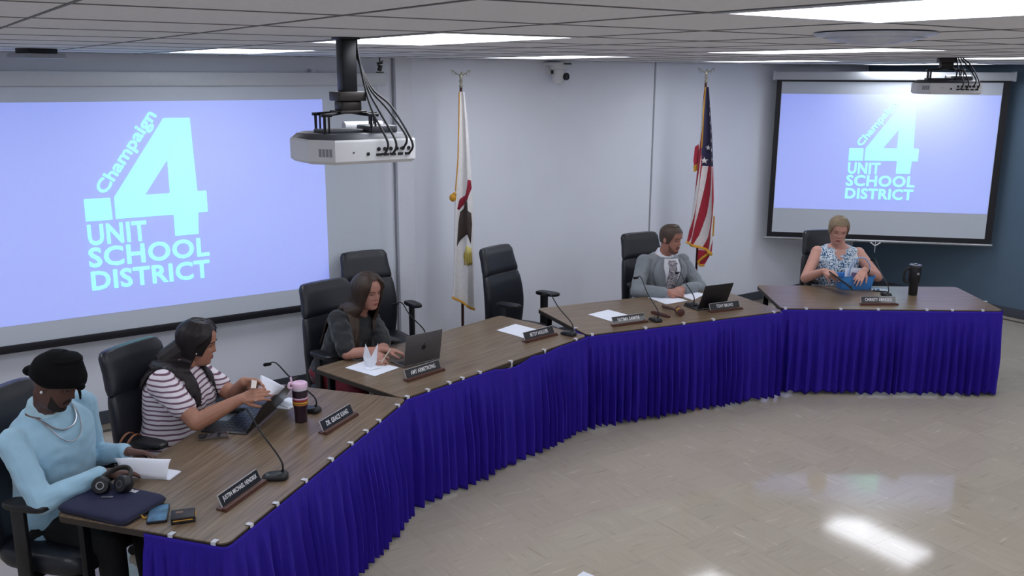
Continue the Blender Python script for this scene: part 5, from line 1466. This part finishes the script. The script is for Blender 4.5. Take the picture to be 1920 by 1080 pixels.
# open V neckline skin panel
def vpanel(P, h_low, h_top, wtop, off, m, name, n=10, lift=.0):
    mb = MB(); v = []
    for i in range(n + 1):
        q = i / n; h = h_low + (h_top - h_low) * q; w_ = wtop * q + .01
        for k in range(9): v.append(P.tor(h, -w_ + 2 * w_ * k / 8, off + lift * q * q))
    mb.add(v, [[i * 9 + k, i * 9 + k + 1, (i + 1) * 9 + k + 1, (i + 1) * 9 + k] for i in range(n) for k in range(8)], 0, True)
    o = mb.build(name, m, P.t); sd = o.modifiers.new('t', 'SOLIDIFY'); sd.thickness = .004; return o
def _sk(mb): P3.torso(mb, .012, -.13, -.02); P3.legs(mb, .016, feet=False, upto=.8)
P3.garment('red_skirt', mat('dark_red_cloth', rgb(110, 16, 34), .8), _sk, .008, 4)
hair_long(P3, hair_mat('brown', (34, 26, 22), (74, 56, 44)), .06, 0, lambda q, sd: (.27 if q < .55 else .20), random.Random(9), front=.50, low=1.15, hairline=.095)
mb = MB(); d = (ll['W'] - ll['E']).normalized(); mb.ball(ll['W'] + (TP(716, 680, .765) - TP(700, 662, .80)).normalized() * .10, .005); mb.build('ring', M_gem, P3.t)

# ---------------------------------------------------------------- man in grey suit
P4 = Person('man in a grey suit with patterned tie and short beard, hands clasped on the table', L('C', 1.34, 1.16, .57), RY('C', 1247, 476, 1.08), rad(-64),
            RY('C', 1258, 448, 1.0), rad(-42), rad(8), rad(0), hs=1.10, width=1.16, depth=1.12, shoulder=.208, skin=SK('ruddy', (172, 120, 104)), arm=1.04)
mr_ = P4.reach(1, TP(1250, 548, .79), Vector((-.7, -.2, -.5)))
ml_ = P4.reach(-1, TP(1280, 541, .79), Vector((.8, .2, -.5)))
P4.body([dict(to=TP(1278, 549, .78) - TP(1250, 548, .79), palm=(.1, .4, -.5), curl=.40, spread=.04, thumb=.5, size=1.08),
         dict(to=TP(1262, 549, .78) - TP(1280, 541, .79), palm=(-.1, .3, -.6), curl=.45, spread=.04, thumb=.5, size=1.08)], .0048)
P4.eyes(iris=(60, 66, 70), lid=.15, brow=(70, 52, 42), lip=(150, 92, 86))
M_suit = mat('grey_wool', rgb(128, 134, 140), .85, var=.05, scale=60, sheen=.15, bump=.15, bscale=900)
def _jk(mb):
    P4.torso(mb, .018, -.11, .548)
    for j in (mr_, ml_): P4.arm_prims(mb, j, .015, 1.88, 1.08)
P4.garment('suit_jacket', M_suit, _jk, .006, 4, .006, 15)
M_shirt = mat('white_shirt', rgb(220, 222, 230), .75)
vpanel(P4, .10, .55, .42, .024, M_shirt, 'shirt_front', lift=.022)
mb = MB(); mb.tube([P4.N - P4.base + P4.u * q - P4.f * .010 for q in (-.03, .0, .024, .036)], [.098, .083, .073, .068], 24); mb.build('shirt_collar', M_shirt, P4.t)
M_tie = speckle('tie_pattern', rgb(60, 50, 72), rgb(130, 124, 134), rgb(176, 172, 176), 60)
P4.strip([(.535, 0), (.505, 0), (.49, 0), (.40, 0), (.30, 0), (.20, 0), (.13, 0)], M_tie, 'tie', .030, [.15, .17, .10, .13, .16, .18, .19], .006)
for sd in (-1, 1):
    P4.strip([(.545, sd * .62), (.48, sd * .56), (.40, sd * .52), (.30, sd * .40), (.20, sd * .28), (.11, sd * .16)], M_suit, 'lapel', .030, [.14, .20, .26, .22, .16, .10], .006)
for j in (mr_, ml_):
    mb = MB(); a, b = j['E'].lerp(j['W'], .86), j['E'].lerp(j['W'], .95); mb.tube([a, b], [.036, .035], 16); mb.build('shirt_cuff', M_shirt, P4.t)
def _tr4(mb): P4.torso(mb, .012, -.13, .0); P4.legs(mb, .012, feet=False)
P4.garment('trousers', M_suit, _tr4, .008, 4)
M_h4 = hair_mat('short_brown', (54, 44, 38), (92, 76, 64)); M_b4 = mat('brown_beard', rgb(112, 80, 66), .9, var=.2, scale=200)
mb = head_patch(P4.MH, lambda a: .070 - .100 * min(1, max(0, (abs(a) - .75) / .55)) ** .9, lambda a: .1179, -math.pi, math.pi, .006, .008, 48, 14, 0); mb.ball(P4.MH @ Vector((0, .0, .105)), (.058, .058, .022)); mb.build('hair', M_h4, P4.t)
mb = head_patch(P4.MH, lambda a: -.119 + .022 * (abs(a) / 1.3) ** 2, lambda a: -.086 + .054 * max(0, (abs(a) - .4) / .9) ** 1.3, -1.3, 1.3, .0018, .006, 36, 8); mb.build('beard', M_b4, P4.t)
mb = head_patch(P4.MH, lambda a: -.0535 - .014 * (abs(a) / .42) ** 2, lambda a: -.044 - .010 * (abs(a) / .42) ** 2, -.42, .42, .003, .006, 14, 4); mb.build('moustache', M_b4, P4.t)

# ---------------------------------------------------------------- woman in floral top
P5 = Person('woman in a sleeveless blue and white floral top holding a tablet and a blue basket', L('D', .80, 1.16, .57), RY('D', 1573, 458, 1.08), rad(-97),
            RY('D', 1572, 431, 1.0), rad(-98), rad(20), rad(-3), hs=1.06, width=1.08, depth=1.1, shoulder=.185, skin=SK('pink', (204, 152, 136)), arm=1.03, female=True)
nr = P5.reach(1, RY('D', 1545, 508, .76), Vector((-.55, .1, -.8)))
nl = P5.reach(-1, RY('D', 1621, 506, .72), Vector((.75, .1, -.6)))
P5.body([dict(to=RY('D', 1562, 515, .70) - RY('D', 1545, 508, .76), palm=(.2, .5, -.6), curl=.5, spread=.05, thumb=.5, size=1.0),
         dict(to=RY('D', 1603, 533, .62) - RY('D', 1621, 506, .72), palm=(-.4, -.1, -.8), curl=.22, spread=.14, thumb=.6, size=1.0)], .005, th=1.08)
P5.eyes(iris=(50, 60, 70), lid=.45, brow=(110, 86, 66), lip=(164, 92, 90))
def _fl(mb):
    P5.torso(mb, .013, -.10, .535)
    for sd in (-1, 1):
        mb.ball(P5.shoulder(sd) + P5.r * (-sd * .055) + P5.u * .02, (.052, .066, .045))
P5.garment('floral_top', M_floral, _fl, .006, 3, .005, 15)
vpanel(P5, .44, .54, .34, .013, P5.skin, 'neckline')
def _tr5(mb): P5.torso(mb, .012, -.13, -.03); P5.legs(mb, .012, feet=False)
P5.garment('trousers', mat('navy_trousers', rgb(26, 28, 44), .85), _tr5, .008, 4)
M_h5 = hair_mat('dark_blonde', (104, 88, 68), (150, 132, 104))
mb = head_patch(P5.MH, lambda a: .080 - .105 * min(1, max(0, (abs(a) - .70) / .6)) ** .9, lambda a: .1179, -math.pi, math.pi, .012, .010, 48, 14, 0); mb.ball(P5.MH @ Vector((0, -.01, .100)), (.062, .062, .026)); mb.ball(P5.MH @ Vector((0, -.10, .01)), (.04, .03, .04))
P5h = mb.build('hair', M_h5, P5.t)
mb = MB(); mb.tube(smooth_line([P5.MH @ Vector(q) for q in ((.0, -.11, .0), (-.03, -.12, -.05), (-.07, -.09, -.09), (-.085, -.05, -.115))]), [.020 - .0006 * i for i in range(19)], 8); mb.build('ponytail', M_h5, P5h)
mb = MB(); d = (nl['W'] - nl['E']).normalized(); mb.lathe([(.028, -.011), (.0315, -.010), (.0315, .010), (.028, .011)], 24, M=basis(nl['W'] - d * .035, d.orthogonal(), d.cross(d.orthogonal()))); mb.build('wristwatch', M_black, P5.t)

# ---------------------------------------------------------------- held things
def quad_sheet(name, label, cat, pts, m, th=.0012, bow=.0, parts='sheet', n=8):
    P = [Vector(p) for p in pts]; c = sum(P, Vector()) / 4
    t = thing(name, label, cat, c)
    mb = MB(); v = []; nn_ = (P[1] - P[0]).cross(P[3] - P[0]).normalized()
    for j in range(n + 1):
        for i in range(n + 1):
            a, b = i / n, j / n; v.append(P[0].lerp(P[1], a).lerp(P[3].lerp(P[2], a), b) - c + nn_ * (bow * math.sin(math.pi * a)))
    W = n + 1; mb.add(v, [[j * W + i, j * W + i + 1, (j + 1) * W + i + 1, (j + 1) * W + i] for j in range(n) for i in range(n)], 0, True)
    o = mb.build(parts, m, t); sd = o.modifiers.new('t', 'SOLIDIFY'); sd.thickness = th; sd.offset = 0
    return t
quad_sheet('held_paper', 'white papers held up over the black tablet by the woman in stripes', 'paper', [TP(478, 752, .93), TP(520, 740, .93), TP(534, 726, 1.0), TP(489, 703, 1.0)], M_paper, bow=.004)
quad_sheet('held_note', 'small pale folded note between the fingers of the woman in stripes', 'paper', [TP(470, 728, 1.0), TP(480, 728, 1.0), TP(482, 714, 1.01), TP(472, 712, 1.01)], mat('pale_card', rgb(214, 200, 190), .6))
# pen in the typing woman's far hand
A_, B_ = TP(714, 682, .765), TP(731, 656, .83); t = thing('pen', 'pale pen held upright beside the dark laptop', 'pen', (A_.x, A_.y, A_.z))
mb = MB(); mb.tube([Vector((0, 0, 0)), (B_ - A_) * .15, B_ - A_], [.001, .0045, .0045], 8); mb.build('barrel', mat('pen_cream', rgb(206, 196, 180), .4), t)
mb = MB(); mb.tube([(B_ - A_) * .95, (B_ - A_) * 1.03], [.0046, .003], 8); mb.build('cap', M_silver, t)
# tablet in floral woman's hands
Q = [RY('D', 1556, 513, .70), RY('D', 1598, 543, .585)]
ax_ = (Q[1] - Q[0]).normalized(); wd = -ray(1577, 528).normalized() + Vector((0, 0, .10)); wd = (wd - ax_ * wd.dot(ax_)).normalized() * .15
t = thing('tablet', 'thin dark tablet held edge-on by the woman in the floral top', 'tablet', Q[0])
mb = MB(); M = basis((0, 0, 0), ax_, wd); ln = (Q[1] - Q[0]).length; mb.box((ln / 2, .075, 0), (ln, .16, .011), bevel=.004, M=M); mb.build('case', M_black, t)
mb = MB(); mb.box((ln / 2, .075, .0058), (ln - .016, .145, .001), M=M); mb.build('screen', M_glass, t)
# blue basket
c = L('D', .86, .68, 0); t = thing('blue_basket', 'blue plastic handled basket on the rightmost table before the floral top', 'basket', (c.x, c.y + .10, HT), .05)
M_bsk = mat('sky_blue_plastic', rgb(70, 140, 214), .4, var=.04)
mb = MB(); rs = []
bw, bd = .165, .085
for z, k in ((0, .80), (.004, .84), (.10, .97), (.125, 1.0), (.128, 1.05), (.122, 1.05)):
    rs.append([Vector((x * k, y * k, z)) for x, y in round_rect(-bw, bw, -bd, bd, .035, 5)])
mb.rings(rs, cap=False); n = len(rs[0]); mb.add(rs[0], [list(range(n))[::-1]]); o = mb.build('tub', M_bsk, t); sd = o.modifiers.new('t', 'SOLIDIFY'); sd.thickness = .003
mb = MB(); mb.tube([Vector((bw * .98 * math.cos(a) * .62 + .05, 0, .115 + .17 * math.sin(a))) for a in [math.pi * i / 20 for i in range(21)]], .006, 8); mb.build('handle', mat('pale_blue_plastic', rgb(140, 170, 214), .4), t)
cb = Vector((c.x, c.y + .10, 0))
t = thing('basket_papers', 'white papers standing in the blue basket', 'paper', (cb.x, cb.y, HT + .006), .05)
mb = MB(); mb.box((.02, .02, .09), (.20, .004, .17), rx=-.12); mb.build('sheet', M_paper, t)
mb = MB(); mb.box((.045, -.02, .07), (.17, .006, .13), rx=-.1, ry=.12); mb.build('folder', mat('mauve_card', rgb(120, 104, 140), .6), t)

# ---------------------------------------------------------------- handbag hung on the arm of the striped woman's chair
ch = CH[1]; ca = math.radians(ch[1]); f_ = ca - math.pi / 2; d_ = Vector((math.cos(f_), math.sin(f_), 0)); o_ = Vector((ch[0][0], ch[0][1], 0)) + d_ * .30
rt_ = Vector((math.sin(f_), -math.cos(f_), 0))
hp = o_ + rt_ * .285 + d_ * .0
t = thing('handbag', 'dark handbag with brown leather straps looped over a chair armrest', 'handbag', (hp.x, hp.y, 0), f_ - math.pi / 2)
mb = MB(); rs = []
for z, k in ((.40, .9), (.41, 1), (.54, .98), (.64, .80), (.645, .7)):
    rs.append([Vector((x * k * (1 if z < .6 else .5) + .068, y * k, z)) for x, y in round_rect(-.045, .045, -.14, .14, .03, 5)])
mb.rings(rs); mb.build('bag', M_wal, t)
for y in (-.08, -.03):
    mb = MB(); mb.tube(smooth_line([(.085, y, .60), (.070, y, .72), (.03, y, .776), (-.03, y - .01, .776), (-.072, y - .02, .72), (-.06, y - .02, .60)]), .008, 6, flat=.5); mb.build('strap', mat('tan_strap', rgb(136, 84, 52), .5), t)
mb = MB(); mb.box((.108, .03, .57), (.004, .012, .03), rx=.3); mb.box((.108, .09, .58), (.004, .012, .03), rx=-.3); mb.build('buckle', M_silver, t)
